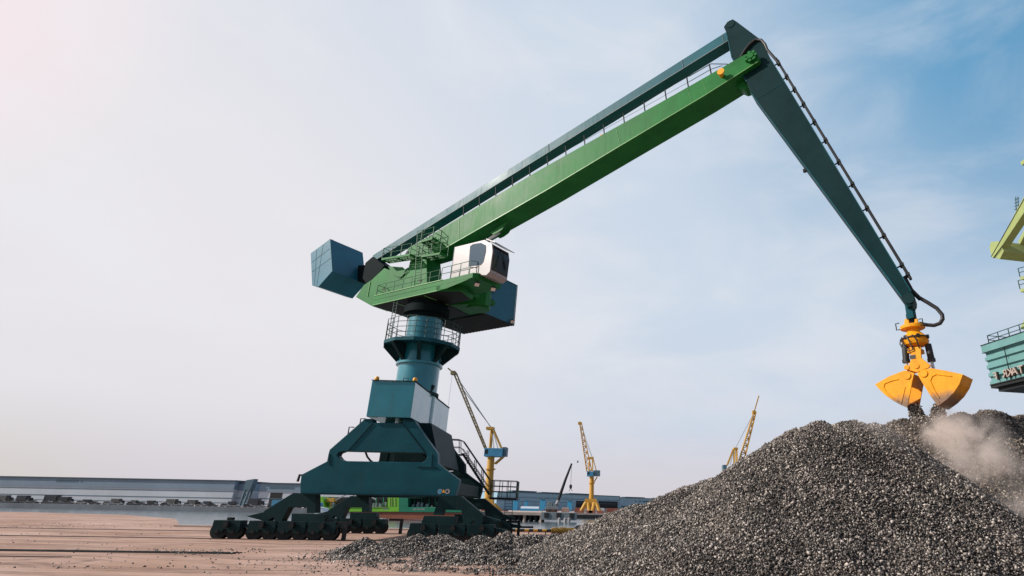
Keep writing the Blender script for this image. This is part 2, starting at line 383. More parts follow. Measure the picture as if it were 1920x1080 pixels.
# running gear: traced for the near left corner, mirrored to the others
def gear(mir, v, near):
    k = -1 if mir else 1
    def Q(x, y):
        a, z = PP(x, y, VN); return PW(a*k, v, z)
    m = MB(); T = mul(V, .85)
    m.prism([Q(*p) for p in ((550, 924), (577, 925.6), (592, 927), (592, 962), (575, 962), (575, 951), (541, 951), (529, 975), (525, 986), (489, 985), (495, 958))], T, [[Q(*p) for p in ((502, 981), (515, 981), (513, 969.5), (502, 976))]])
    m.prism([Q(*p) for p in ((547, 963), (609, 964), (610, 983), (604, 985.5), (553, 985.5), (545, 984))], T)
    eq = CR.part('equaliser_beam', m, TEALD, bevel=.025)
    m = MB(); m.prism([add(Q(*p), V, .2) for p in ((459, 968), (493, 960), (489, 976))], mul(V, .5)); m.prism([add(Q(*p), V, .2) for p in ((440, 986), (489, 979), (489, 986), (440, 992))], mul(V, .5))
    CR.part('buffer_arm', m, TEALD, eq)
    return eq
# one bogie, then copies
a0, _ = PP(462, 1000, VN); a1, _ = PP(515, 1000, VN); BW = a1-a0
def make_bogie(ru, v):
    m = MB(); h = BW/2; prof = [(-h*.96, 1.2), (h*.96, 1.2), (h*1.0, .62), (h*.92, .40), (h*.25, .40), (h*.10, .62), (-h*.10, .62), (-h*.25, .40), (-h*.92, .40), (-h, .62)]
    m.prism([PW(ru+a, v-.06, z) for a, z in prof], mul(V, .12)); m.prism([PW(ru+a, v+.74, z) for a, z in prof], mul(V, .12))
    m.prism([PW(ru-h*.96, v+.06, .75), PW(ru+h*.96, v+.06, .75), PW(ru+h*.96, v+.06, 1.2), PW(ru-h*.96, v+.06, 1.2)], mul(V, .68))
    b = CR.part('bogie', m, TEALD, bevel=.02)
    w = MB(); w.tube(PW(ru+h*.1, v-.07, .92), PW(ru+h*.1, v-.42, .92), .17, 14); w.box(PW(ru+h*.1, v-.2, 1.12), mul(Uu, .12), mul(V, .1), (0, 0, .05)); CR.part('drive_motor', w, DARK, b, smooth=True)
    w = MB(); w.box(PW(ru, v+.35, 1.27), mul(Uu, .16), mul(V, .2), (0, 0, .11)); CR.part('pivot_saddle', w, DARK, b)
    for q in (-h*.56, h*.56):
        w = MB(); w.path([PW(ru+q, v+x, .50) for x in (.08, .13, .13, .62, .62, .68)], [.54, .54, .46, .46, .54, .54], 20); w.tube(PW(ru+q, v-.12, .50), PW(ru+q, v+.1, .50), .13, 10)
        CR.part('wheel', w, DARK, b, smooth=True)
    return b
brel = [PP((x0+x1)/2, 1000, VN)[0] for x0, x1 in ((395, 448), (462, 515), (524, 566), (578, 626))]
ru0 = brel[1]; b0 = make_bogie(ru0, VN)
for v in (VN, VF-.85):
    for mir in (False, True):
        gear(mir, v, v == VN)
        for i, q in enumerate(brel):
            if i == 0 and (mir or v != VN): continue
            r2 = -q if mir else q
            if v == VN and not mir and i == 1: continue
            off = add(mul(Uu, r2-ru0), V, v-VN)
            nb = b0.copy(); COL.objects.link(nb); nb.parent = CR.o; nb.location = off
            for ch in [x for x in COL.objects if x.parent == b0]: copy_child(ch, nb, (0, 0, 0))
# rail clamp bars, tow pole
for ru, v in ((brel[3]+1.5, VN), (-brel[1]+1.6, VF-.6), (brel[3]+2.2, VF-.6)):
    m = MB(); m.box(PW(ru, v+.2, .62), mul(Uu, .12), mul(V, .12), (0, 0, .6)); m.box(PW(ru-.5, v+.2, 1.15), mul(Uu, .6), mul(V, .1), (0, 0, .09)); CR.part('rail_clamp', m, DARK)
p0 = hit(955, 988, V, VF); p1 = hit(1000, 988.5, V, VF)
m = MB(); m.bar(p0, p1, .14, .16); CR.part('tow_pole', m, DARK)
# stickers on the near frame
for i, (x, mat, n) in enumerate(((825, SKYB, 20), (831.5, ORANGE, 3), (839, WHITE, 20))):
    a, z = PP(x, 921.5, VN); m = MB(); R_ = .17 if n > 3 else .16
    m.prism([PW(a+R_*s(2*math.pi*k/n), VN-.012, z+R_*c(2*math.pi*k/n)) for k in range(n)], mul(V, .010))
    st = CR.part('safety_sticker', m, WHITE if i != 1 else mat, frames[0])
    m = MB()
    if i == 0: m.prism([PW(a+.13*s(2*math.pi*k/n), VN-.017, z+.13*c(2*math.pi*k/n)) for k in range(n)], mul(V, .004)); CR.part('sticker_disc', m, SKYB, frames[0])
    if i == 2: m.prism([PW(a+.07*s(2*math.pi*k/n)-.02, VN-.017, z+.09*c(2*math.pi*k/n)) for k in range(n)], mul(V, .004)); CR.part('sticker_mark', m, DARK, frames[0])
# staircase on the right of the far frame, cage landing and ladder
VS = VF+.05
def QS(x, y, dv=0.):
    P = hit(x, y, V, VS); return add(P, V, dv)
m = MB()
for dv in (0, .9): m.bar(QS(866, 850, dv), QS(916, 927, dv), .09, .28, V)
for k in range(26):
    a = lerp(QS(867, 850, .05), QS(917, 927, .05), k/25); m.box(add(a, V, .42), mul(Uu, .14), mul(V, .42), (0, 0, .02))
m.box(add(QS(850, 852), V, .45), mul(Uu, .75), mul(V, .45), (0, 0, .05))
st = CR.part('staircase', m, DARK)
m = MB()
for dv in (0, .9):
    top = [QS(838, 823, dv), QS(860.5, 824, dv), QS(868, 827, dv), QS(917, 899, dv)]
    mid = [QS(839, 838, dv), QS(860, 838, dv), QS(866, 841, dv), QS(914, 912, dv)]
    m.path(top, .045, 6); m.path(mid, .035, 6)
    for t in (.0, .27, .52, .76, 1.):
        a = lerp(QS(861, 824, dv), QS(917, 899, dv), t); b = lerp(QS(861, 849, dv), QS(917, 927, dv), t); m.tube(a, b, .04, 6)
CR.part('handrail', m, RAILM, st)
m = MB(); m.prism([QS(918, 932), QS(968, 934), QS(967.5, 938), QS(917, 936)], mul(V, 2.2)); cg = CR.part('landing', m, DARK)
m = MB(); c0, c1_ = QS(919, 932, .05), QS(967, 934, .05); hh = QS(922, 900)[2]-QS(918, 932)[2]
ring = [c0, c1_, add(c1_, V, 2.1), add(c0, V, 2.1)]
m.rails(ring, h=hh, step=.75, r=.032, mids=2, closed=True)
m.box(lerp(add(c0, (0, 0, hh*.5)), add(c1_, (0, 0, hh*.5)), .62), mul(Uu, .02), mul(V, .02), (0, 0, hh*.5))
CR.part('cage_railing', m, RAILM, cg)
m = MB()
for x in (947, 961): m.tube(QS(x, 937, .1), QS(x-1, 968, .1), .03, 6)
for k in range(6): m.tube(lerp(QS(947, 939, .1), QS(946, 966, .1), k/5), lerp(QS(961, 939, .1), QS(960, 966, .1), k/5), .022, 6)
CR.part('ladder', m, RAILM, cg)
# side clutter on left slope of portal
m = MB(); q = PP(648, 815, VN)
for x, y in ((650, 806), (672, 790)):
    a, z = PP(x, y, VN); m.path([PW(a, VN+.4, z-.3), PW(a, VN+.4, z+.25), PW(a+.35, VN+.4, z+.25)], .045, 6); CR.part('step_hoop', m, DARK); m = MB()
a, z = PP(558, 893, VN); m.path([PW(a+.3, VN+.4, z+.1), PW(a-.05, VN+.4, z+.1), PW(a-.1, VN+.4, z-.35)], .09, 6)
CR.part('lifting_lug', m, DARK)

# ------------------------------------------------------------------ column and ring platform
m = MB(); m.lathe(CC, [(1.9, 8.4), (1.9, 8.6), (1.75, 8.65), (1.75, 13.7), (1.95, 13.72), (1.95, 13.9), (1.75, 13.95), (1.66, 15.5), (1.5, 15.6), (1.5, 18.2)], 64)
colm = CR.part('column', m, TEALG, smooth=True)
m = MB(); m.lathe(CC, [(1.45, 17.9), (1.62, 18.0), (1.62, 18.3), (1.95, 18.35), (1.95, 19.0), (1.75, 19.05), (1.75, 19.46)], 48); CR.part('slewing_ring', m, TEALSHADE, smooth=True)  # blackened to paint in the shade beneath the deck
m = MB(); m.lathe(CC, [(1.92, 11.15), (1.92, 11.4), (1.76, 11.45), (1.755, 11.14)], 48)
CR.part('flange', m, TEALD, colm, smooth=True)
m = MB(); NP = 12; RP = 3.28
ringp = [add(CC, (RP*c(2*math.pi*k/NP+.1), RP*s(2*math.pi*k/NP+.1), 15.58)) for k in range(NP)]
m.prism([sub(p, (0, 0, .14)) for p in ringp], (0, 0, .14), [[add(CC, (1.52*c(-2*math.pi*k/24), 1.52*s(-2*math.pi*k/24), 15.44)) for k in range(24)]])
m.prism([sub(p, (0, 0, .30)) for p in ringp], (0, 0, .158), [[add(CC, (3.2*c(-2*math.pi*k/NP+.1), 3.2*s(-2*math.pi*k/NP+.1), 15.28)) for k in range(NP)]])
rp = CR.part('ring_platform', m, TEAL, bevel=.015)
for k in range(8):
    t = 2*math.pi*k/8+.25; d = (c(t), s(t), 0); q = (-s(t), c(t), 0)
    P = [add(add(CC, d, r_), (0, 0, z_)) for r_, z_ in ((1.72, 15.43), (3.18, 15.43), (3.18, 15.22), (1.76, 13.9))]
    m = MB(); m.prism([add(p, q, -.05) for p in P], mul(q, .1)); m.prism([add(p, q, -.16) for p in (P[2], P[3], add(P[3], d, .1), add(P[2], d, .02))], mul(q, .32))
    CR.part('bracket', m, TEALD, rp)
m = MB(); rr = [add(CC, (3.2*c(2*math.pi*k/NP+.1), 3.2*s(2*math.pi*k/NP+.1), 15.58)) for k in range(NP)]
m.rails(rr, h=1.85, step=.85, r=.026, mids=3, closed=True); CR.part('ring_railing', m, RAILM, rp)
m = MB()
for dx in (0, .45):
    m.tube(WS(-1.3-dx, 2.3, 15.6), WS(-1.3-dx, 2.3, 19.3), .03, 6)
for k in range(11): m.tube(WS(-1.3, 2.3, 15.9+.3*k), WS(-1.75, 2.3, 15.9+.3*k), .02, 6)
CR.part('ladder', m, RAILM, rp)

# ------------------------------------------------------------------ slewing deck
Z0 = 19.5; DT = 20.46
m = MB()
m.prism([WS(a, b, Z0+.5) for a, b in ((-4.9, 2.12), (7.35, 2.12), (7.65, 1.85), (7.65, -1.), (4.2, -1.2), (4.2, -4.2), (-4.9, -4.2))], (0, 0, .44))
m.prism([WS(a, b, Z0) for a, b in ((-4.9, 2.12), (3.7, 2.12), (5.4, 1.2), (4.6, -.9), (1.6, -1.0), (1.2, -4.1), (-4.9, -4.1))], (0, 0, .498))
m.prism([WS(a, 2.12, z) for a, z in ((3.2, Z0+.04), (4.5, Z0+.04), (6.6, Z0+.36), (7.3, Z0+.52), (3.2, Z0+.52))], mul(E2, -.05))
deck = CR.part('slewing_deck', m, GREEN, bevel=.03)
m = MB(); m.prism([WS(a, b, Z0-.025) for a, b in ((-4.8, 2.0), (3.5, 2.0), (5.1, 1.1), (4.4, -.8), (1.5, -.95), (1.1, -4.), (-4.8, -4.))], (0, 0, .024)); CR.part('underside_shade', m, DARK, deck)  # dark sheet that imitates shade on the underside of the deck
m = MB(); m.bar(WS(-4.9, 2.14, DT-.01), WS(3.9, 2.14, DT-.01), .05, .06); m.bar(WS(-4.9, 2.14, Z0+.03), WS(3.4, 2.14, Z0+.03), .05, .05)
m.bar(WS(7.67, 1.8, DT-.02), WS(7.67, -1., DT-.02), .05, .05); m.bar(WS(-4.93, 2.1, Z0+.02), WS(-4.93, -4.1, Z0+.02), .05, .06)
m.bar(WS(-2.2, 1.9, Z0-.03), WS(-2.2, -3.9, Z0-.03), .12, .08); m.bar(WS(1.6, 1.9, Z0-.03), WS(1.6, -.9, Z0-.03), .12, .08)
CR.part('edge_trim', m, GREEN2, deck)
m = MB(); m.rails([WS(-4.75, 2.05, DT), WS(3.3, 2.05, DT)], h=1.05, step=1.15, r=.028, mids=1)
m.rails([WS(-4.75, 2.05, DT), WS(-4.75, .9, DT)], h=1.05, step=1.1, r=.028, mids=1)
m.rails([WS(3.6, 2.08, DT), WS(6.9, 2.08, DT), WS(7.3, 1.7, DT)], h=1.15, step=1.15, r=.028, mids=1)
CR.part('deck_railing', m, RAILG, deck)
for (a, b, z, d) in ((7.0, 1.2, Z0+.28, (0, 0, 1)), (7.45, -.3, Z0+.28, (0, 0, 1)), (2.9, -4.9, 20.9, (0, 0, 1)), (2.95, -8.2, 19.75, (0, 0, 1)), (-3.9, 1.95, 20.95, (0, 0, 1)), (.9, 1.95, 20.95, (0, 0, 1)), (-1.0, .8, 19.25, (0, 0, 1)), (.5, 1.5, 19.3, (0, 0, 1)), (1.3, -.2, 18.7, (0, 0, 1))):
    m = MB(); q = WS(a, b, z); big = z in (Z0+.28,) or b < -4
    sz = .21 if big else .12
    f = Vector((E1[0]*.6+E2[0]*.35, E1[1]*.6+E2[1]*.35, -.62)).normalized(); x = f.cross(Vector((0, 0, 1))).normalized(); y = x.cross(f)
    m.box(q, tuple(x*sz), tuple(y*sz*.8), tuple(f*.07)); m.tube(q, add(q, (0, 0, .3)), .03, 6)
    fl = CR.part('floodlight', m, DARK, deck)
    m = MB(); m.box(add(q, tuple(f), .078), tuple(x*sz*.9), tuple(y*sz*.7), tuple(f*.006)); CR.part('lamp_lens', m, LENS, deck)
# underside girder and drum tub at the front of the machinery floor
m = MB(); m.prism([WS(a, b, Z0) for a, b in ((-.3, -2.2), (1.45, -1.05), (4.0, -1.9), (4.6, -2.5), (4.5, -3.2), (2.8, -4.2), (1.2, -4.15))], (0, 0, 1.55))
tub = CR.part('drum_guard', m, GREEN, bevel=.05)
m = MB(); m.lathe(WS(3.3, -3.0, 0), [(1.0, 19.35), (1.05, 19.4), (1.05, 20.9), (.95, 20.95)], 28); CR.part('hose_drum', m, GREEN, tub, smooth=True)
# machinery house
m = MB(); m.prism([WS(a, b, Z0) for a, b in ((-4.1, -4.4), (2.72, -4.4), (2.72, -8.7), (-4.1, -8.7))], (0, 0, 4.3))
mh = CR.part('machinery_house', m, TEALB, bevel=.04)
m = MB()
m.box(WS(-.69, -6.55, Z0-.02), mul(E1, 3.38), mul(E2, 2.1), (0, 0, .018))
for k in range(16): m.box(WS(-3.9+.43*k, -6.55, Z0-.055), mul(E1, .03), mul(E2, 2.1), (0, 0, .016))
m.box(WS(-.7, -4.38, Z0-.06), mul(E1, 3.3), mul(E2, .05), (0, 0, .09)); m.box(WS(2.74, -6.5, Z0-.02), mul(E1, .03), mul(E2, 2.2), (0, 0, .06))
CR.part('floor_rib', m, DARK, mh)
m = MB(); m.bar(WS(2.75, -8.72, Z0), WS(2.75, -8.72, Z0+4.3), .06, .06); m.bar(WS(2.75, -4.4, Z0+4.3), WS(2.75, -8.7, Z0+4.3), .06, .06); CR.part('corner_trim', m, TEAL, mh)
m = MB()
for z in (21.6, 22.5): m.path([WS(3.0, -4.1, z), WS(3.5, -4.2, z), WS(3.5, -4.7, z), WS(2.8, -4.8, z)], .03, 6)
m.tube(WS(3.5, -4.2, 20.4), WS(3.5, -4.2, 22.6), .03, 6); CR.part('side_rail', m, RAILM, mh)

# ------------------------------------------------------------------ operator cab
SN = 1.6; SF = -.55
prof = [(4.23, 20.5), (6.5, 20.5), (7.55, 20.36), (8.35, 20.2), (8.72, 20.45), (8.8, 22.3), (8.62, 23.0), (7.72, 23.58), (4.23, 23.66)]
m = MB(); m.prism([WS(a, SN, z) for a, z in prof], mul(E2, SF-SN)); cab = CR.part('cab', m, WHITE, bevel=.03)
w = [(6.15, 23.30), (6.45, 23.42), (7.35, 23.34), (7.95, 22.98), (8.02, 22.4), (7.85, 21.5), (7.6, 21.3), (6.25, 21.45)]
def inset(pl, k):
    cx = sum(p[0] for p in pl)/len(pl); cz = sum(p[1] for p in pl)/len(pl); return [(cx+(a-cx)*k, cz+(z-cz)*k) for a, z in pl]
m = MB(); m.prism([WS(a, SN+.004, z) for a, z in inset(w, 1.04)], mul(E2, .012)); CR.part('window_seal', m, BLACK, cab)
m = MB(); m.prism([WS(a, SN+.018, z) for a, z in w], mul(E2, .01)); CR.part('side_window', m, GLASSB, cab)
# windshield: follows the leaning front, 12 mm proud
fp = [(8.43, 20.52), (8.735, 20.75), (8.79, 22.1), (8.65, 22.85)]
m = MB(); lf = [WS(a+.014+.06, SN-.12, z) for a, z in fp]; lb = [WS(a+.07, SF+.12, z) for a, z in fp]
for i in range(len(fp)-1):
    o = len(m.v); m.v += [lf[i], lb[i], lb[i+1], lf[i+1]] + [add(p, E1, .02) for p in (lf[i], lb[i], lb[i+1], lf[i+1])]
    m.f += [[o, o+1, o+2, o+3], [o+4, o+5, o+6, o+7], [o, o+1, o+5, o+4], [o+2, o+3, o+7, o+6], [o+1, o+2, o+6, o+5], [o, o+3, o+7, o+4]]
CR.part('windshield', m, GLASSD, cab)
m = MB(); m.prism([WS(8.0, SN+.1, 23.52), WS(9.05, SN+.1, 22.98), WS(9.05, SF-.25, 22.98), WS(8.0, SF-.25, 23.52)], (0, 0, .07)); CR.part('sun_visor', m, WHITE, cab)
m = MB(); m.bar(WS(8.93, .5, 22.7), WS(8.95, .1, 21.2), .04, .03); m.bar(WS(8.93, .25, 21.9), WS(8.93, -.1, 21.1), .03, .03); m.bar(WS(8.92, .9, 22.6), WS(8.94, 1.1, 20.9), .03, .03); CR.part('wiper', m, DARK, cab)
m = MB(); m.tube(WS(4.24, SN-.02, 20.5), WS(4.24, SN-.02, 23.6), .04, 6); m.bar(WS(4.3, SN-.3, 23.7), WS(7.7, SN-.3, 23.62), .03, .05); CR.part('corner_strip', m, GREYS, cab)

# ------------------------------------------------------------------ pylon, rear arm, lever, counterweight
m = MB()
bot = [(-2.7, .95), (.75, .95), (.75, -.95), (-2.7, -.95)]; top = [(-2.25, .85), (-.25, .85), (-.25, -.85), (-2.25, -.85)]
o = len(m.v); m.v += [WS(a, b, DT-.02) for a, b in bot] + [WS(a, b, 24.5) for a, b in top]
m.f += [[0, 1, 2, 3], [4, 5, 6, 7]] + [[i, (i+1) % 4, 4+(i+1) % 4, 4+i] for i in range(4)]
py_ = CR.part('pylon', m, GREEN, bevel=.05)
m = MB(); m.tube(WS(-1.3, 1.0, 24.45), WS(-1.3, -1.0, 24.45), .62, 24); m.tube(WS(-2.55, 1.13, 24.72), WS(-2.55, -1.0, 24.72), .2, 16); CR.part('pivot_hub', m, TEALD, py_, smooth=True)
m = MB(); m.prism([WS(a, .9, z) for a, z in ((-9.5, 21.5), (-6.7, 20.1), (-4.7, 20.0), (-2.55, 20.45), (-2.4, 23.3), (-3.6, 22.9), (-5.9, 23.9), (-7.5, 22.95), (-8.6, 22.6))], mul(E2, -1.8))
ra = CR.part('rear_arm', m, GREEN, bevel=.04)
m = MB(); m.prism([WS(a, 1.0, z) for a, z in ((-5.2, 23.9), (-3.1, 23.4), (-2.6, 23.0), (-2.9, 22.4), (-3.6, 22.5), (-4.4, 22.9))], mul(E2, -.09)); CR.part('gusset', m, GREEN, ra)
m = MB(); m.bar(WS(-7.6, .94, 21.2), WS(-7.6, .94, 22.8), .05, .05); CR.part('pipe', m, GREEN2, ra); m = MB(); m.bar(WS(-3.4, 1.0, 22.3), WS(-2.2, 1.0, 22.9), .05, .05); CR.part('pipe', m, RAILG, ra)
m = MB(); m.prism([WS(a, .7, z) for a, z in ((-9.3, 25.2), (-8.3, 25.7), (-6.2, 24.3), (-7.3, 23.1), (-8.4, 22.7), (-9.3, 23.5))], mul(E2, -1.4)); lvr = CR.part('lever', m, TEALSHADE, bevel=.04)  # black colour stands in for the shadow around the lever
m = MB(); m.prism([WS(a, -1.0, z) for a, z in ((-13.0, 26.3), (-8.6, 25.6), (-8.6, 23.2), (-12.6, 24.4))], mul(E2, -.9)); CR.part('lever_arm', m, TEALSHADE, lvr, bevel=.03)  # same painted shadow colour on the arm
cwp = [(-17.07, 27.37), (-14.06, 28.41), (-12.49, 24.43), (-14.31, 23.04), (-15.51, 23.42)]
m = MB(); m.prism([WS(a, 2., z) for a, z in cwp], mul(E2, -4.)); cw = CR.part('counterweight', m, TEALB, bevel=.035)
m = MB()
d = Vector((cwp[1][0]-cwp[0][0], cwp[1][1]-cwp[0][1])); 
for t in (.33, .66):
    a = (cwp[0][0]+d.x*t, cwp[0][1]+d.y*t); b = (cwp[4][0]+(cwp[3][0]-cwp[4][0])*t*1.1, cwp[4][1]+(cwp[3][1]-cwp[4][1])*t)
    m.bar(WS(a[0], 2.008, a[1]-.1), WS(b[0], 2.008, b[1]+.1), .03, .02, E1)
for t in (.3, .6):
    a = (cwp[0][0]+(cwp[4][0]-cwp[0][0])*t, cwp[0][1]+(cwp[4][1]-cwp[0][1])*t); b = (cwp[1][0]+(cwp[2][0]-cwp[1][0])*t, cwp[1][1]+(cwp[2][1]-cwp[1][1])*t)
    m.bar(WS(a[0]+.1, 2.008, a[1]), WS(b[0]-.1, 2.008, b[1]), .03, .02, (0, 0, 1))
CR.part('weld_seam', m, TEALB, cw)
for t, b in ((.2, 1.4), (.82, 1.5)):
    a = (cwp[0][0]+d.x*t, cwp[0][1]+d.y*t); m = MB(); m.prism([WS(a[0]-.18, b, a[1]), WS(a[0]+.18, b, a[1]), WS(a[0]+.12, b, a[1]+.4), WS(a[0]-.12, b, a[1]+.36)], mul(E2, -.12)); CR.part('lifting_eye', m, ORANGE, cw)

# ------------------------------------------------------------------ boom, tie beam, stick
bp = [(-3.14, 24.41), (-1.87, 23.89), (2.1, 24.0), (5.87, 24.97), (13.65, 26.98), (20.71, 29.0), (27.8, 31.0), (31.98, 32.35), (32.1, 32.62), (31.55, 33.35), (31.0, 33.42), (27., 32.46), (23.93, 31.75), (19.63, 30.8), (12.57, 29.19), (2.38, 26.5), (-.12, 25.82), (-2.48, 25.22)]
m = MB(); m.prism([WS(a, 1.1, z) for a, z in bp], mul(E2, -2.2)); boom = CR.part('boom', m, GREEN, bevel=.03)
def btop(a):
    P = [q for q in reversed(bp[9:])]
    for i in range(len(P)-1):
        if P[i][0] <= a <= P[i+1][0]: return P[i][1]+(P[i+1][1]-P[i][1])*(a-P[i][0])/(P[i+1][0]-P[i][0])
    return P[-1][1]
def bbot(a):
    P = bp[:8]
    for i in range(len(P)-1):
        if P[i][0] <= a <= P[i+1][0]: return P[i][1]+(P[i+1][1]-P[i][1])*(a-P[i][0])/(P[i+1][0]-P[i][0])
    return P[-1][1]
m = MB()
for a in (3.6, 20.1, 26.3, 27.5):
    m.bar(WS(a+.15, 1.108, btop(a)-.03), WS(a+.55, 1.108, bbot(a+.5)+.03), .045, .02, E1)
for i in range(2, 7): m.bar(WS(bp[i][0], 1.115, bp[i][1]+.02), WS(bp[i+1][0], 1.115, bp[i+1][1]+.02), .05, .06)
CR.part('weld_seam', m, GREEN2, boom)
m = MB(); av = list(np.arange(4.2, 28.4, 1.86))
for i, a in enumerate(av):
    m.tube(WS(a, 1.0, btop(a)), WS(a-.12, 1.0, btop(a)+1.0), .055, 6)
for k in (.5, 1.0):
    m.path([WS(a-.12*k, 1.0, btop(a)+k) for a in av], .014 if k < 1 else .018, 5)
a = av[-1]; m.path([WS(a-1.8, 1.0, btop(a-1.8)+1.0), WS(a, 1.0, btop(a)+1.0), WS(a+1.3, 1.0, btop(a+1.3)+.1)], .032, 6); m.path([WS(a-1.8, 1.0, btop(a-1.8)+.5), WS(a, 1.0, btop(a)+.5), WS(a+.9, 1.0, btop(a)+.45)], .025, 6)
m.path([WS(a-1.8, -.9, btop(a-1.8)+1.0), WS(a, -.9, btop(a)+1.0), WS(a+1.3, -.9, btop(a+1.3)+.1)], .03, 6)
for q in (a-1.8, a): m.tube(WS(q, -.9, btop(q)), WS(q, -.9, btop(q)+1.0), .035, 6)
CR.part('boom_railing', m, DARK, boom)
q = PS(1353, 137, 1.4); m = MB(); m.tube(WS(q[0]-.1, 1.1, q[1]), WS(q[0]-.1, 1.5, q[1]), .15, 14); m.tube(WS(q[0], 1.5, q[1]), WS(q[0], 1.62, q[1]), .27, 24); CR.part('lamp_disc', m, ORANGE, boom, smooth=True)
q = PS(1130, 251, .6); m = MB(); m.lathe(WS(q[0], .6, btop(q[0])-.1), [(.2, 0), (.24, .15), (.24, .4), (.15, .52), (.05, .56)], 16); CR.part('lamp_dome', m, ORANGE, boom, smooth=True)
q = PS(1408, 107, 1.2); m = MB(); m.tube(WS(q[0], 1.1, q[1]), WS(q[0], 1.3, q[1]), .42, 8); m.tube(WS(q[0], 1.3, q[1]), WS(q[0], 1.4, q[1]), .22, 16)
for k in range(7): m.tube(WS(q[0]+.36*c(k*.9), 1.1, q[1]+.36*s(k*.9)), WS(q[0]+.36*c(k*.9), 1.36, q[1]+.36*s(k*.9)), .12, 8)
CR.part('pin_boss', m, GREEN, boom, smooth=True)
q = [PS(x, y, 0) for x, y in ((1373, 158), (1393, 146), (1407, 169), (1398, 172), (1386, 167))]
m = MB(); m.prism([WS(a, .3, z) for a, z in q], mul(E2, -.9)); CR.part('stop_bracket', m, GREEN, boom)
q = PS(940, 437, 0); q2 = PS(912, 455, 0)
m = MB(); m.tube(WS(2.6, .2, 21.0), WS(q2[0], .2, q2[1]), .26, 20); cyl = CR.part('luffing_cylinder', m, TEALD, smooth=True)
m = MB(); m.tube(WS(q2[0], .2, q2[1]), WS(q[0], .2, q[1]), .14, 16); CR.part('piston_rod', m, STEEL, cyl, smooth=True)
q = [PS(x, y, .35) for x, y in ((920, 440), (955, 418), (950, 424), (944, 434), (936, 440), (928, 444))]
m = MB()
for b in (.55, -.25): m.prism([WS(a, b, z+.12) for a, z in q], mul(E2, -.08))
CR.part('rod_bracket', m, GREEN, boom)
# tie beam above the boom
tl, th = (-8.7, 25.95), (29.75, 36.8)
def tz(a): return tl[1]+(th[1]-tl[1])*(a-tl[0])/(th[0]-tl[0])
m = MB(); m.prism([WS(-8.6, .5, tz(-8.6)), WS(29.7, .5, tz(29.7)), WS(29.9, .5, tz(29.9)-.95), WS(-8.3, .5, tz(-8.3)-.82)], mul(E2, -1.0)); tb = CR.part('tie_beam', m, TEALT, bevel=.03)
m = MB()
for a in (13.0, 25.8, 29.2): m.bar(WS(a, .51, tz(a)-.03), WS(a+.12, .51, tz(a)-.8), .07, .03, E1)
m.bar(WS(-8.4, .51, tz(-8.4)-.80), WS(29.8, .51, tz(29.8)-.93), .03, .05)
CR.part('flange_plate', m, GREYS, tb)
sp = [(29.45, 37.1), (29.75, 37.45), (30.2, 37.5), (30.5, 37.1), (32.2, 34.55), (32.76, 32.59), (39.12, 13.9), (39.27, 13.45), (39.1, 13.0), (38.85, 12.9), (38.62, 13.55), (31.15, 30.2), (30.9, 31.3), (29.92, 33.9), (29.62, 36.5)]
m = MB(); m.prism([WS(a, .72, z) for a, z in sp], mul(E2, -1.44)); stick = CR.part('stick', m, TEALS, bevel=.03)
m = MB(); q = sp
for i in (10, 12, 13): m.bar(WS(q[i][0]+.02, .73, q[i][1]), WS(q[i+1][0]+.02, .73, q[i+1][1]), .04, .07, E1)
m.bar(WS(32.78, .73, 32.5), WS(39.13, .73, 13.8), .04, .05, E1); m.bar(WS(31.5, .735, 29.5), WS(33.6, .735, 30.2), .02, .02)
CR.part('edge_flange', m, TEAL, stick)
m = MB(); m.tube(WS(30.0, .76, 37.1), WS(30.0, -.76, 37.1), .34, 20); CR.part('pin_boss', m, TEALS, stick, smooth=True)
m = MB(); m.tube(WS(38.95, .78, 13.4), WS(38.95, -.78, 13.4), .3, 18); CR.part('pin_boss', m, TEALD, stick, smooth=True)
# hose run on the stick with clamps
e0, e1 = (32.85, 32.7), (39.0, 14.6)
m = MB()
def hp(t, off): 
    a = e0[0]+(e1[0]-e0[0])*t; z = e0[1]+(e1[1]-e0[1])*t; return (a+.947*off, z+.32*off)
for b in (.35, .1):
    m.path([WS(hp(t, .22)[0], b, hp(t, .22)[1]) for t in np.linspace(0, 1, 14)], .075, 8)
k0 = [PS(x, y, .9) for x, y in ((1388, 107), (1397, 92), (1405, 82), (1416, 73), (1427, 74), (1434, 82), (1438, 92))]
m.path([WS(a, .84, z) for i, (a, z) in enumerate(k0)]+[WS(hp(.04, .22)[0], .5, hp(.04, .22)[1])], .10, 8)
kk = [PS(x, y, 0) for x, y in ((1697, 522), (1710, 546), (1724, 560), (1741, 570), (1757, 580), (1767, 592), (1768, 600), (1763, 608), (1752, 612), (1738, 611), (1724, 608))]
m.path([WS(a, .2, z) for a, z in kk], .105, 10)
m.path([WS(a, .05, z-.1) for a, z in kk[:3]], .06, 8)
CR.part('hydraulic_hose', m, BLACK, stick, smooth=True)
for t in (.02, .1, .17, .25, .34, .43, .53, .63, .73, .84, .95, .985):
    q = hp(t, .2); m = MB(); m.box(WS(q[0], .22, q[1]), tuple(Vector(E1)*.11), mul(E2, .24), (0, 0, .085)); m.bar(WS(q[0]-.26, .22, q[1]-.09), WS(q[0], .22, q[1]), .07, .07); CR.part('hose_clamp', m, DARK, stick)
q = PS(1509, 320, .3); m = MB(); m.tube(WS(q[0], .3, q[1]), WS(q[0]+.9, .3, q[1]+.1), .04, 6); m.box(WS(q[0], .3, q[1]), mul(E1, .1), mul(E2, .1), (0, 0, .1)); CR.part('sensor_arm', m, DARK, stick)
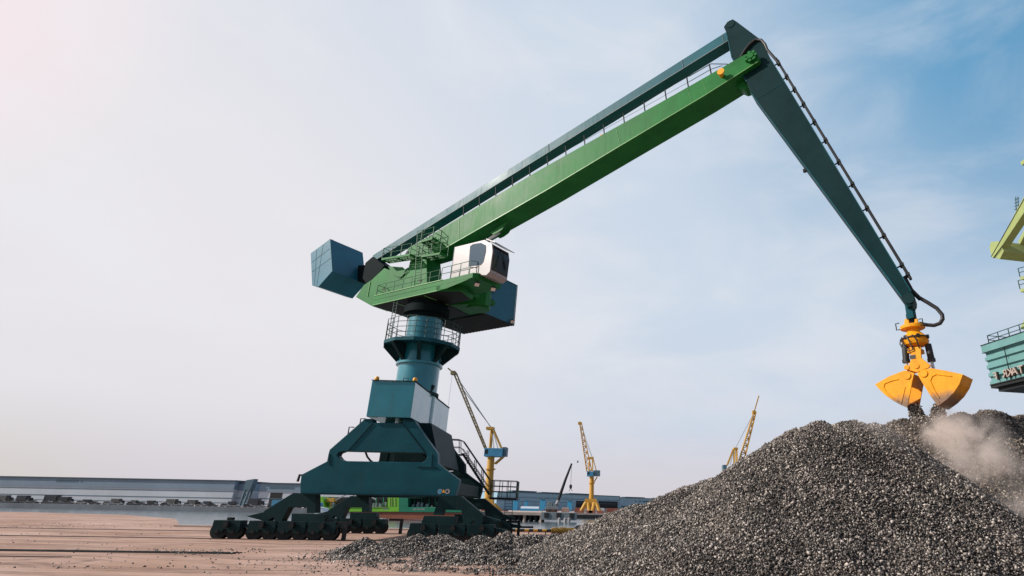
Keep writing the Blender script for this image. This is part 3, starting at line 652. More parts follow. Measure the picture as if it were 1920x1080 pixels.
# hanger link
q = [PS(x, y, .25) for x, y in ((1695, 562), (1707, 556), (1714, 596), (1701, 600))]
m = MB(); m.prism([WS(a, .38, z) for a, z in q], mul(E2, -.13)); m.prism([WS(a+.1, -.25, z) for a, z in q], mul(E2, -.13)); m.box(WS(38.95, 0, 12.75), mul(E1, .16), mul(E2, .26), (0, 0, .12)); CR.part('hanger_link', m, TEAL, bevel=.02)
m = MB(); q0, q1 = PS(1707, 590, 0), PS(1709, 607, 0); m.prism([WS(q0[0]-.22, .2, q0[1]), WS(q0[0]+.22, .2, q0[1]), WS(q1[0]+.2, .2, q1[1]), WS(q1[0]-.2, .2, q1[1])], mul(E2, -.4)); CR.part('swivel_block', m, DARK)

# ------------------------------------------------------------------ access platforms and ladder at the boom foot
def plat(a0, a1, z0, z1, s0, s1):
    m = MB()
    P = [WS(a0, s0, z0), WS(a1, s0, z1), WS(a1, s1, z1), WS(a0, s1, z0)]
    for i in range(4): m.bar(P[i], P[(i+1) % 4], .07, .2)
    m.bar(lerp(P[0], P[1], .5), lerp(P[3], P[2], .5), .07, .16); m.bar(lerp(P[0], P[3], .5), lerp(P[1], P[2], .5), .06, .16)
    pf = CR.part('access_platform', m, GREEN)
    m = MB()
    n = 10
    for k in range(1, n): m.bar(lerp(P[0], P[1], k/n), lerp(P[3], P[2], k/n), .03, .05)
    for k in range(1, 4): m.bar(lerp(P[0], P[3], k/4), lerp(P[1], P[2], k/4), .03, .05)
    CR.part('grating', m, DARK, pf)
    m = MB(); up = (0, 0, .1)
    m.rails([add(P[3], up), add(P[0], up), add(P[1], up), add(P[2], up)], h=1.05, step=1.25, r=.03, mids=1); CR.part('platform_railing', m, RAILG, pf)
    return pf
plat(-4.95, -1.0, 24.2, 23.85, 2.0, 1.12); plat(.55, 2.95, 23.35, 23.15, 2.0, 1.12); plat(.2, 1.7, 24.9, 24.9, 2.0, 1.12)
m = MB()
la, lb = PS(703+ (945-945)/4.35+74, 541, 1.85), PS(777, 432, 1.85)
l0 = PS(777, 542, 1.85); l1 = PS(786.5, 542, 1.85); u0_ = PS(783, 434, 1.85); u1_ = PS(796, 430, 1.85)
for p, q in ((l0, u0_), (l1, u1_)): m.tube(WS(p[0], 1.85, p[1]), WS(q[0], 1.85, q[1]), .035, 6)
for k in range(23): 
    t = k/22; a = (l0[0]+(u0_[0]-l0[0])*t, l0[1]+(u0_[1]-l0[1])*t); b = (l1[0]+(u1_[0]-l1[0])*t, l1[1]+(u1_[1]-l1[1])*t); m.tube(WS(a[0], 1.85, a[1]), WS(b[0], 1.85, b[1]), .024, 6)
CR.part('boom_ladder', m, RAILG)

# ------------------------------------------------------------------ clamshell grab
GB = Thing('clamshell_grab', 'open yellow two-shell grab hanging from the crane stick and dropping gravel', 'grab', WS(38.9, 0, 7.5))
TH = rad(15.); G1 = tuple(Vector(E1)*c(TH)+Vector(E2)*s(TH)); G2 = tuple(Vector(E2)*c(TH)-Vector(E1)*s(TH)); GO = WS(38.9, 0, 0)
WS0, PS0, E1_, E2_ = WS, PS, E1, E2
def WS(a, sd, z): return (GO[0]+(a-38.9)*G1[0]+sd*G2[0], GO[1]+(a-38.9)*G1[1]+sd*G2[1], z)
def PS(x, y, sd):
    P = hit(x, y, G2, dot(G2, GO)+sd); return (dot(P, G1)-dot(GO, G1)+38.9, P[2])
E1, E2 = G1, G2
def Gp(x, y, sd=0.): return PS(1640+x/4.5, 560+y/4.5, sd)
def gpoly(pts, sd): return [WS(a, sd, z) for a, z in (Gp(x, y, sd) for x, y in pts)]
m = MB(); cx = [Gp(250, 255), Gp(395, 255)]; cm = ((cx[0][0]+cx[1][0])/2, cx[0][1])
m.lathe(WS(cm[0], 0, cm[1]-.12), [(.5, 0), (.62, .02), (.62, .2), (.5, .24)], 28)
m.lathe(WS(cm[0], 0, cm[1]-.42), [(.34, 0), (.34, .3)], 20)
for (x0, x1) in ((250, 287), (337, 362)):
    q = gpoly(((x0, 172), (x1, 168), (x1+4, 240), (x0-4, 246)), .28); m.prism(q, mul(E2, -.12)); q = gpoly(((x0, 172), (x1, 168), (x1+4, 240), (x0-4, 246)), -.16); m.prism(q, mul(E2, -.12))
yk = GB.part('yoke', m, YELLOW, bevel=.02)
m = MB(); z_ = Gp(340, 232)[1]
for a in (-.75, .65): m.path([WS(cm[0]+a*.75, .3, z_+.25), WS(cm[0]+a, .3, z_+.25), WS(cm[0]+a, .3, z_-.12), WS(cm[0]+a*.75, .3, z_-.12)], .03, 6)
GB.part('guard_hoop', m, DARK, yk)
m = MB(); zt = Gp(345, 285)[1]; zb = Gp(345, 405)[1]
m.lathe(WS(cm[0]+.02, 0, zb), [(.45, 0), (.62, .08), (.68, .28), (.60, .36), (.66, .46), (.5, .62), (.34, zt-zb)], 28)
bd = GB.part('rotator', m, YELLOW, smooth=True)
m = MB(); 
for k in range(6):
    t = k*1.05+.3; q = add(WS(cm[0]+.02, 0, zb+.45), (.63*c(t), .63*s(t), 0)); m.box(q, (.07, 0, 0), (0, .07, 0), (0, 0, .1))
for k in range(4):
    t = 2.6+k*.5; r_ = .68
    m.path([add(WS(cm[0], 0, zb+.5), (r_*c(t), r_*s(t), 0)), add(WS(cm[0], 0, zb+.2), (r_*1.12*c(t+.25), r_*1.12*s(t+.25), 0)), add(WS(cm[0], 0, zb-.3), (.62*c(t+.4), .62*s(t+.4), 0))], .035, 6)
m.lathe(WS(cm[0]+.02, 0, zb+.40), [(.66, 0), (.70, .02), (.70, .06), (.66, .08)], 28)
GB.part('valve_and_pipe', m, BLACK, bd, smooth=True)
# central frame: near and far plates joined
fpx = [(292, 408), (388, 405), (392, 500), (470, 560), (462, 580), (355, 622), (272, 598), (283, 572), (312, 500)]
m = MB()
for sd in (.55, -.43): m.prism(gpoly(fpx, sd), mul(E2, -.12))
q = Gp(345, 430); m.box(WS(q[0], 0, q[1]-.1), mul(E1, .3), mul(E2, .43), (0, 0, .12)); q = Gp(345, 590); m.tube(WS(q[0]-.25, .6, q[1]), WS(q[0]-.25, -.6, q[1]), .14, 14); m.tube(WS(q[0]+.25, .6, q[1]), WS(q[0]+.25, -.6, q[1]), .14, 14)
cf = GB.part('centre_frame', m, YELLOW, bevel=.02)
m = MB(); q = Gp(354, 508); m.box(WS(q[0], .56, q[1]), mul(E1, .14), mul(E2, .012), (0, 0, .1)); q = Gp(335, 430)
m.path([WS(q[0]-.2, .58, q[1]+.2), WS(q[0]-.25, .64, q[1]), WS(q[0]-.1, .64, q[1]-.2), WS(q[0]+.12, .64, q[1]-.15), WS(q[0]+.15, .6, q[1]+.1)], .03, 6); GB.part('opening', m, BLACK, cf)
for (x0, y0, x1, y1, b) in ((270, 390, 282, 540, .25), (440, 380, 472, 520, -.15)):
    p, q = Gp(x0, y0), Gp(x1, y1); m = MB(); m.tube(WS(p[0], b, p[1]), WS(q[0], b, q[1]), .17, 16); m.tube(WS(q[0], b, q[1]+.12), WS(q[0], b, q[1]-.05), .2, 16); cy = GB.part('hydraulic_cylinder', m, BLACK, smooth=True)
    d = Vector((q[0]-p[0], q[1]-p[1])).normalized(); m = MB(); m.tube(WS(q[0], b, q[1]), WS(q[0]+d.x*.75, b, q[1]+d.y*.75), .08, 12); GB.part('piston_rod', m, STEEL, cy, smooth=True)
def shell(side, outline, back, panel, hub, weld):
    m = MB()
    qn = [Gp(x, y, .8) for x, y in outline]
    for sd in (.8, -.72): m.prism([WS(a, sd, z) for a, z in qn], mul(E2, -.08))
    # back plate following the outer curve between the cheeks
    qb = [Gp(x, y, .8) for x, y in back]
    cxa = sum(a for a, z in qn)/len(qn); cza = sum(z for a, z in qn)/len(qn)
    for i in range(len(qb)-1):
        a, b = qb[i], qb[i+1]; P = [a, b, (b[0]+(cxa-b[0])*.06, b[1]+(cza-b[1])*.06), (a[0]+(cxa-a[0])*.06, a[1]+(cza-a[1])*.06)]
        m.prism([WS(x, .719, z) for x, z in P], mul(E2, -1.438))
    sh = GB.part('shell', m, YDIRT, bevel=.012)
    m = MB(); q = [Gp(x, y, .81) for x, y in panel]
    m.path([WS(a, .815, z) for a, z in q], .03, 6); 
    h = Gp(*hub, .8); m.tube(WS(h[0], .80, h[1]), WS(h[0], .86, h[1]), .18, 20); m.path([WS(h[0]+.2*c(t), .81, h[1]+.2*s(t)) for t in np.linspace(0, 6.28, 20)], .018, 5)
    for (p_, r_) in weld:
        p_, r_ = Gp(*p_, .8), Gp(*r_, .8); m.bar(WS(p_[0], .815, p_[1]), WS(r_[0], .815, r_[1]), .05, .03, E2)
    GB.part('stiffener_plate', m, YDIRT, sh)
    # mouth plate: inner partition near the hinge
    return sh
def ydirt():
    m = YELLOW.copy(); m.name = 'grab yellow with caked dust'; nt = m.node_tree; b = nt.nodes['Principled BSDF']
    src = b.inputs['Base Color'].links[0].from_socket
    tc = N(nt, 'ShaderNodeTexCoord'); sep = N(nt, 'ShaderNodeSeparateXYZ'); nt.links.new(tc.outputs['Object'], sep.inputs[0])
    n = N(nt, 'ShaderNodeTexNoise', i_Scale=3.5, i_Detail=6., i_Roughness=.7); nt.links.new(tc.outputs['Object'], n.inputs[0])
    h = math_(nt, 'ADD', sep.outputs['Z'], math_(nt, 'MULTIPLY', n.outputs[0], -.75))
    mr = N(nt, 'ShaderNodeMapRange'); nt.links.new(h, mr.inputs[0]); mr.inputs[1].default_value = .42; mr.inputs[2].default_value = .02
    nt.links.new(mixc(nt, math_(nt, 'MULTIPLY', mr.outputs[0], .9), src, (.17, .12, .10)), b.inputs['Base Color']); return m
YDIRT = ydirt()
lo_ = [(3, 722), (120, 655), (250, 605), (333, 627), (318, 690), (275, 920), (212, 893), (150, 857), (90, 815), (45, 772), (20, 745)]
sl = shell('l', lo_, [(3, 722), (20, 745), (45, 772), (90, 815), (150, 857), (212, 893), (275, 920)], [(200, 680), (150, 690), (85, 715), (75, 748), (100, 790), (150, 835), (205, 868)], (275, 650), [((255, 745), (222, 890))])
m = MB(); m.prism([WS(*p) for p in [(Gp(250, 612, .8)[0], .719, Gp(250, 612, .8)[1]), (Gp(325, 632, .8)[0], .719, Gp(325, 632, .8)[1]), (Gp(306, 735, .8)[0], .719, Gp(306, 735, .8)[1]), (Gp(280, 735, .8)[0], .719, Gp(280, 735, .8)[1])]], mul(E2, -1.438)); GB.part('mouth_plate', m, YDIRT, sl)
ro_ = [(355, 628), (410, 600), (470, 585), (600, 607), (745, 638), (715, 720), (670, 790), (610, 850), (532, 907), (470, 820), (405, 715)]
sr = shell('r', ro_, [(745, 638), (715, 720), (670, 790), (610, 850), (532, 907)], [(650, 655), (520, 638), (485, 655), (468, 692), (500, 765), (545, 840)], (415, 632), [((440, 745), (545, 875))])
m = MB(); A = Gp(470, 592, .8); B = Gp(735, 642, .8); m.prism([WS(A[0], .719, A[1]-.02), WS(B[0], .719, B[1]-.02), WS(B[0], .719, B[1]-.09), WS(A[0], .719, A[1]-.09)], mul(E2, -1.438)); GB.part('top_plate', m, YDIRT, sr)

WS, PS, E1, E2 = WS0, PS0, E1_, E2_
# ------------------------------------------------------------------ gravel: heaps, stones, falling stones
SLOPE = .66
def heap_h(X, Y, peaks):
    Z = np.full(X.shape, -5.)
    for (px, py, d, k, rnd) in peaks:
        P = FP(px, py, d); r = np.sqrt((X-P[0])**2+(Y-P[1])**2+rnd*rnd)-rnd
        Z = np.maximum(Z, P[2]-k*r)
    return Z
front = [(1590, 787, 24.2, .82, .8), (1540, 793, 24.4, .74, .7), (1500, 807, 24.6, SLOPE, .5), (1440, 841, 25, SLOPE, .5), (1390, 870, 25.5, SLOPE, .5), (1350, 889, 26, .6, .5), (1310, 906, 26.5, .6, .5), (1260, 930, 27, .55, .6),
         (1200, 950, 28, .5, .6), (1150, 968, 29, .45, .6), (1215, 975, 26.5, .6, .4), (1290, 985, 24.4, .62, .4), (1190, 1020, 25, .6, .4), (1380, 985, 22.8, .66, .4), (1330, 1040, 21.3, .62, .4), (1250, 1050, 22.6, .6, .4), (1480, 1010, 20.8, .66, .4), (1620, 960, 20.6, .7, .4), (1460, 920, 23.4, .68, .4), (1635, 793, 24.1, .9, .5), (1700, 846, 23.4, .85, .5), (1790, 910, 22.4, .8, .5), (1880, 972, 21.3, .75, .5), (1960, 1018, 20.5, .75, .5)]
rear = [(1690, 790, 31.3, .68, .4), (1745, 779, 32, .68, .6), (1800, 775, 32.6, .66, .6), (1850, 774, 33, .66, .6), (1915, 781, 33.2, .64, .7), (2000, 790, 33.5, .64, .8), (2100, 810, 34, .64, .8)]
low = [(px_, py_-6, d_, k_*1.08, r_*.8) for (px_, py_, d_, k_, r_) in [(690, 1020, 36, .5, .5), (735, 1016, 36.5, .5, .5), (780, 1012, 37, .55, .5), (830, 1006, 38, .55, .5), (760, 1034, 33, .45, .5), (905, 1013, 36, .6, .4), (925, 1024, 34.5, .5, .5), (870, 1050, 28.6, .5, .4), (948, 1012, 36, .55, .4), (1000, 1010, 36, .5, .6), (1045, 1008, 36, .5, .6),
       (1000, 1040, 30, .5, .5), (950, 1045, 29, .5, .4), (1060, 1022, 32, .5, .5), (700, 1056, 29, .4, .4), (655, 1046, 30.5, .3, .5), (800, 1064, 27.4, .5, .4), (760, 1075, 26, .45, .3), (1100, 1045, 28, .5, .4), (1060, 1062, 26.6, .55, .4), (1110, 995, 34, .5, .6), (1140, 1012, 30.5, .5, .5), (900, 1072, 26, .45, .3), (1180, 1030, 26.5, .5, .5), (1250, 1010, 25.6, .5, .6), (840, 1035, 31.5, .45, .5), (725, 1040, 31.5, .42, .5), (690, 1070, 27, .4, .4), (815, 1048, 29.6, .45, .4), (860, 1024, 34, .5, .4), (740, 1058, 28.6, .4, .4), (910, 1050, 28.8, .5, .4), (960, 1068, 26.2, .5, .4), (1010, 1064, 26.4, .5, .4), (655, 1034, 33, .35, .4), (830, 1072, 25.8, .42, .3), (780, 1078, 25.2, .4, .3), (890, 1080, 25.0, .45, .3), (945, 1082, 24.6, .45, .3), (710, 1034, 32.5, .4, .4), (850, 1044, 30, .48, .3), (970, 1028, 32.5, .5, .3), (1025, 1048, 28.6, .5, .3)]]
def rough(X, Y, amp=.16):
    Z = np.zeros(X.shape)
    for f, a in ((.55, 1.), (1.3, .5), (3.1, .22)):
        ph = RNG.uniform(0, 6.28, 6)
        Z += a*(np.sin(X*f*1.3+Y*f*.7+ph[0])*np.sin(Y*f*1.1-X*f*.4+ph[1])+.5*np.sin(X*f*2.3+ph[2])*np.sin(Y*f*2.1+ph[3]))
    return Z*amp
def gravel_mats():
    out = []
    G_ = ((.022, .018, .016), (.062, .051, .044), (.165, .138, .119), (.36, .31, .27), (.68, .595, .525))
    B_ = ((.022, .018, .015), (.06, .046, .037), (.14, .105, .08), (.30, .235, .18), (.60, .52, .44))
    for nm, k, cols in (('gravel stone', 1., G_), ('gravel bed', .5, G_), ('brown gravel stone', 1., B_)):
        m, nt, b = newmat(nm); geo = N(nt, 'ShaderNodeNewGeometry')
        if nm != 'gravel bed': r = geo.outputs['Random Per Island']
        else:
            tc = N(nt, 'ShaderNodeTexCoord'); vo = N(nt, 'ShaderNodeTexVoronoi', i_Scale=11.); nt.links.new(tc.outputs['Object'], vo.inputs[0])
            se = N(nt, 'ShaderNodeSeparateColor'); nt.links.new(vo.outputs['Color'], se.inputs[0]); r = se.outputs[0]
            bp = N(nt, 'ShaderNodeBump', i_Strength=1., i_Distance=.09); nt.links.new(math_(nt, 'SUBTRACT', 1., vo.outputs['Distance']), bp.inputs['Height']); nt.links.new(bp.outputs[0], b.inputs['Normal'])
        col = ramp(nt, r, [(0., cols[0]), (.3, cols[1]), (.6, cols[2]), (.82, cols[3]), (1., cols[4])])
        if k < 1: col = mixc(nt, 1., col, (.10, .095, .095), 'MULTIPLY')  # bed colour darkened as painted shadow in the gaps between stones
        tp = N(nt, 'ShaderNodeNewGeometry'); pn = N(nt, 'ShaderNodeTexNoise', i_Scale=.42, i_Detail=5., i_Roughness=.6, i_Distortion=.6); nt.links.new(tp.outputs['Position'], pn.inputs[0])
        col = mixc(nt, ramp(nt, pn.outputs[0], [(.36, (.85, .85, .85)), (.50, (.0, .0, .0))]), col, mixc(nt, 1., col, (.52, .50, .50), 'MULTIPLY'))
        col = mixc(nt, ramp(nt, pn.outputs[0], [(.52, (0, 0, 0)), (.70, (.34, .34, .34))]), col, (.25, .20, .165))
        nt.links.new(col, b.inputs['Base Color']); b.inputs['Roughness'].default_value = .5; b.inputs['Specular IOR Level'].default_value = .5
        out.append(m)
    return out
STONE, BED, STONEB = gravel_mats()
OCT = np.array([(1, 0, 0), (-1, 0, 0), (0, 1, 0), (0, -1, 0), (0, 0, 1), (0, 0, -1)], float)
OCF = np.array([(0, 2, 4), (2, 1, 4), (1, 3, 4), (3, 0, 4), (2, 0, 5), (1, 2, 5), (3, 1, 5), (0, 3, 5)])
def stones(P, size):
    n = len(P); v = OCT[None]*RNG.uniform(.72, 1.25, (n, 6, 1)) + RNG.normal(0, .16, (n, 6, 3))
    v *= (size[:, None]*np.stack([RNG.uniform(.75, 1.35, n), RNG.uniform(.6, 1.0, n), RNG.uniform(.45, .85, n)], 1))[:, None, :]
    q = RNG.normal(size=(n, 4)); q /= np.linalg.norm(q, axis=1, keepdims=True); w, x, y, z = q.T
    R = np.stack([1-2*(y*y+z*z), 2*(x*y-z*w), 2*(x*z+y*w), 2*(x*y+z*w), 1-2*(x*x+z*z), 2*(y*z-x*w), 2*(x*z-y*w), 2*(y*z+x*w), 1-2*(x*x+y*y)], 1).reshape(n, 3, 3)
    v = np.einsum('nij,nkj->nki', R, v)+P[:, None, :]
    f = (OCF[None]+6*np.arange(n)[:, None, None]).reshape(-1, 3)
    return v.reshape(-1, 3), f
def np_mesh(name, parts, mats, origin, **props):
    me = bpy.data.meshes.new(name); off = 0; VV = []; LI = []; LS = []; MI = []; ls = 0
    for k, (v, f) in enumerate(parts):
        VV.append(v-np.array(origin)); n = f.shape[1]; LI.append((f+off).ravel()); LS.append(ls+np.arange(len(f))*n); MI.append(np.full(len(f), k)); off += len(v); ls += len(f)*n
    VV = np.concatenate(VV); LI = np.concatenate(LI); LS = np.concatenate(LS); MI = np.concatenate(MI)
    me.vertices.add(len(VV)); me.vertices.foreach_set('co', VV.astype(np.float32).ravel())
    me.loops.add(len(LI)); me.loops.foreach_set('vertex_index', LI.astype(np.int32))
    me.polygons.add(len(LS)); me.polygons.foreach_set('loop_start', LS.astype(np.int32))
    for m in mats: me.materials.append(m)
    me.polygons.foreach_set('material_index', MI.astype(np.int32)); me.update(calc_edges=True); me.validate()
    o = bpy.data.objects.new(name, me); COL.objects.link(o); o.location = origin
    for k, v in props.items(): o[k] = v
    return o
def heap(name, peaks, x0, x1, y0, y1, step, dens, smin, smax, amp, label, others=(), scatter=0., seed=1, mat=None):
    global RNG
    RNG = np.random.default_rng(seed); xs = np.arange(x0, x1, step); ys = np.arange(y0, y1, step); X, Y = np.meshgrid(xs, ys)
    st = RNG.bit_generator.state
    def hfun(X, Y):
        RNG.bit_generator.state = st; h = heap_h(X, Y, peaks); return h+rough(X, Y, amp)*np.clip(h+.25, 0, 1)
    Z = hfun(X, Y); Zc = np.maximum(Z, -.25); nx, ny = len(xs), len(ys)
    v = np.stack([X, Y, Zc-.03], 2).reshape(-1, 3); idx = np.arange(nx*ny).reshape(ny, nx)
    f = np.stack([idx[:-1, :-1], idx[:-1, 1:], idx[1:, 1:], idx[1:, :-1]], 2).reshape(-1, 4)
    keep = (Z.ravel()[f] > -.2).any(1); f = f[keep]
    n = int((x1-x0)*(y1-y0)*dens); sx = RNG.uniform(x0, x1, n); sy = RNG.uniform(y0, y1, n); sz = hfun(sx, sy)
    RNG2 = np.random.default_rng(seed+50)
    ok = (sz > 0) | ((sz > -scatter) & (RNG2.random(n) < np.exp(-np.abs(np.minimum(sz, 0))*7)*.5))
    for op in others: ok &= sz > heap_h(sx, sy, op)-.25
    P = np.stack([sx, sy, np.maximum(sz, 0.01)], 1); a, b, zc = proj_np(P)
    ok &= (a > -250) & (a < 2250) & (b < 1200) & (zc > 1)
    P = P[ok]; size = RNG2.uniform(smin, smax, len(P))*RNG2.choice([.7, .8, 1, 1, 1.2, 1.7], len(P))
    P[:, 2] += size*RNG2.uniform(-.1, .9, len(P))
    sv, sf = stones(P, size); print(name, len(P), 'stones')
    cx = float(P[:, 0].mean()); cy = float(P[:, 1].mean())
    used = np.unique(f); rm = np.full(len(v), -1); rm[used] = np.arange(len(used))
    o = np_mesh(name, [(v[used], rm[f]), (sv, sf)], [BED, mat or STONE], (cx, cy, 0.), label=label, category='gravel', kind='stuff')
    return o
heap('gravel_heap', front, -4, 20, 11.5, 34, .22, 520, .022, .040, .12, 'tall heap of dark crushed stone filling the right foreground', seed=3)
heap('gravel_heap', rear, 8, 34, 22, 44, .25, 280, .032, .054, .13, 'flat-topped heap of crushed stone under the open grab, behind the taller front heap', others=(front,), seed=5, mat=STONEB)
heap('gravel_mounds', low, -16, 6, 23, 41, .14, 250, .030, .054, .20, 'low spilled mounds of grey crushed stone on the quay in front of the crane wheels', scatter=.55, seed=8)
def scatter_stones():
    g_ = np.random.default_rng(11); P = []
    def add_px(x0, x1, y0, y1, n):
        for _ in range(n//2):
            q = GZ(g_.uniform(x0, x1), y0+(y1-y0)*g_.random()); P.append(q)
    for x0, x1, y0, y1, n in ((-40, 420, 984, 990, 260), (40, 200, 981, 985, 120), (270, 500, 1029, 1037, 300), (320, 470, 1036, 1041, 120), (-30, 600, 1062, 1066, 110), (-30, 640, 1012, 1060, 260), (380, 660, 1044, 1078, 160), (560, 700, 1040, 1079, 240), (-30, 330, 1000, 1003, 80)): add_px(x0, x1, y0, y1, n)
    global RNG
    RNG = np.random.default_rng(12); P = np.array(P); sz = RNG.uniform(.02, .06, len(P)); P[:, 2] = sz*.3
    sv, sf = stones(P, sz); np_mesh('loose_stones', [(sv, sf)], [STONE], tuple(P.mean(0)), label='loose dark stones scattered over the dusty quay', category='stones', kind='stuff')
scatter_stones()
def stream(pts, n, r, seed):
    g_ = np.random.default_rng(seed); t = g_.random(n)**.8; P0 = np.array(pts); k = np.clip((t*(len(pts)-1)).astype(int), 0, len(pts)-2); fr = (t*(len(pts)-1)-k)[:, None]
    C_ = P0[k]*(1-fr)+P0[k+1]*fr; rr_ = r*(.65+.8*t); a = g_.uniform(0, 6.28, n); q = np.sqrt(g_.random(n))*rr_
    return C_+np.stack([q*np.cos(a), q*np.sin(a), g_.normal(0, .05, n)], 1)
def SP(x, y, sd=0.): 
    a, z = PS(x, y, sd); return WS(a, sd, z)
Pa = stream([SP(1713, 760, 0), SP(1719, 778, 0), SP(1732, 800, 0), SP(1738, 822, 0)], 2200, .42, 1)
Pb = stream([SP(1760, 758, 0), SP(1759, 775, 0), SP(1757, 795, 0), SP(1758, 812, 0)], 1500, .40, 2)
RNG = np.random.default_rng(4); PP_ = np.concatenate([Pa, Pb]); sv, sf = stones(PP_, RNG.uniform(.035, .085, len(PP_)))
np_mesh('falling_gravel', [(sv, sf)], [STONE], tuple(PP_.mean(0)), label='dark stones falling from the open grab onto the heap', category='gravel', kind='stuff')

def dust():
    cen = FP(1800, 880, 26.5); hx, hy, hz2 = 6.5, 5.2, 4.4
    m = MB(); m.abox(cen[0]-hx, cen[0]+hx, cen[1]-hy, cen[1]+hy, cen[2]-hz2, cen[2]+hz2)
    mt = bpy.data.materials.new('drifting dust'); mt.use_nodes = True; nt = mt.node_tree; nt.nodes.clear()
    out = N(nt, 'ShaderNodeOutputMaterial'); vol = N(nt, 'ShaderNodeVolumePrincipled'); vol.inputs['Color'].default_value = (1., .90, .83, 1); vol.inputs['Anisotropy'].default_value = .1
    tc = N(nt, 'ShaderNodeTexCoord'); tot = None
    n1 = N(nt, 'ShaderNodeTexNoise', i_Scale=.95, i_Detail=6., i_Roughness=.62, i_Distortion=.9); nt.links.new(tc.outputs['Object'], n1.inputs[0])
    nz = N(nt, 'ShaderNodeMapRange'); nt.links.new(n1.outputs[0], nz.inputs[0]); nz.inputs[1].default_value = .38; nz.inputs[2].default_value = .66
    for (x, y, sd, R_, k) in ((1816, 842, 28.4, 2.3, 1.3), (1762, 830, 28.8, 1.3, .8), (1785, 828, 29., 1.8, .9), (1766, 795, 30.2, 1.1, .9), (1760, 775, 30.6, .7, .8), (1722, 800, 30.4, .8, .35), (1840, 890, 26.8, 2.0, .8), (1780, 890, 26.4, 2.0, .35), (1925, 925, 26.5, 1.9, .5), (1925, 985, 23.6, 1.9, .6), (1640, 822, 22.8, 1.7, .16)):
        P = sub(FP(x, y, sd), cen); vm = N(nt, 'ShaderNodeVectorMath', operation='DISTANCE'); nt.links.new(tc.outputs['Object'], vm.inputs[0]); vm.inputs[1].default_value = P
        mr = N(nt, 'ShaderNodeMapRange'); mr.interpolation_type = 'SMOOTHSTEP'; nt.links.new(vm.outputs['Value'], mr.inputs[0]); mr.inputs[1].default_value = R_; mr.inputs[2].default_value = 0.
        w_ = math_(nt, 'MULTIPLY', mr.outputs[0], k); tot = w_ if tot is None else math_(nt, 'ADD', tot, w_)
    den = math_(nt, 'MULTIPLY', math_(nt, 'MULTIPLY', tot, nz.outputs[0]), 2.0)
    nt.links.new(den, vol.inputs['Density']); nt.links.new(vol.outputs[0], out.inputs['Volume'])
    m.build('dust_cloud', mt, origin=cen, label='pale brown dust drifting over the heap behind the grab', category='dust', kind='stuff')
dust()

# ------------------------------------------------------------------ rails
for k, (v, lab) in enumerate(((VN+.42, 'near crane rail under the front wheels'), (VF-.43, 'far crane rail under the rear wheels'))):
    m = MB(); m.prism([W(-140, v-.05, .002), W(60, v-.05, .002), W(60, v+.05, .002), W(-140, v+.05, .002)], (0, 0, .03)); m.prism([W(-140, v-.28, .003), W(60, v-.28, .003), W(60, v-.2, .003), W(-140, v-.2, .003)], (0, 0, .03))
    o = m.build('crane_rail', DARK, label='steel ' + lab, category='rail')
m = MB()
for dv in (0, .55): m.prism([W(-140, 32.6+dv, .002), W(-17, 32.6+dv, .002), W(-16.6, 32.72+dv, .002), W(-140, 32.72+dv, .002)], (0, 0, .05))
m.prism([W(-140, 32.74, .001), W(-17, 32.74, .001), W(-17, 33.13, .001), W(-140, 33.13, .001)], (0, 0, .012))
m.build('sunken_rail_track', DARK, label='worn twin rail track sunk in the dusty quay at lower left', category='rail')
m = MB(); m.prism([W(-140, 29.7, .002), W(-22, 29.7, .002), W(-22, 29.78, .002), W(-140, 29.78, .002)], (0, 0, .03)); m.build('expansion_joint', DARK, label='thin dark joint strip along the quay nearest the camera', category='joint')

# ------------------------------------------------------------------ quay edge barrier
TB = Thing('striped_barrier', 'yellow and black striped tube barrier with thick yellow end by the water', 'barrier', hit(1015, 1003, V, 60.5))
def QE(x, y): return hit(x, y, V, 60.5)
def zfix(P, z): return (P[0], P[1], z)
p0, p1, p2 = zfix(QE(950, 996), .34), zfix(QE(1033, 996), .34), zfix(QE(1078, 1000), .34)
n = 10
for k in range(n):
    m = MB(); m.tube(lerp(p0, p1, k/n), lerp(p0, p1, (k+1)/n), .13, 12); TB.part('stripe', m, CRANEY if k % 2 == 0 else BLACK, smooth=True)
m = MB(); m.path([lerp(p1, p2, t) for t in (0, .05, .35, .38, .62, .65, .97, 1)], [.2, .29, .29, .33, .33, .29, .29, .2], 18); TB.part('end_drum', m, CRANEY, smooth=True)
m = MB()
for t in (.12, .5, .88): q = lerp(p0, p1, t); m.tube((q[0], q[1], .0), q, .05, 8)
for t in (.2, .8): q = lerp(p1, p2, t); m.box((q[0], q[1], .06), mul(Uu, .2), mul(V, .2), (0, 0, .058))
TB.part('support_post', m, DARK)
m = MB(); q = zfix(QE(1086, 1003), .35); m.path([add(q, (.42*c(t), .1*s(2*t), .42*s(t)*.8)) for t in np.linspace(0, 6.28, 22)], .2, 10); m.build('tyre_fender', BLACK, smooth=True, label='black tyre fender on the quay edge beside the gravel', category='tyre')

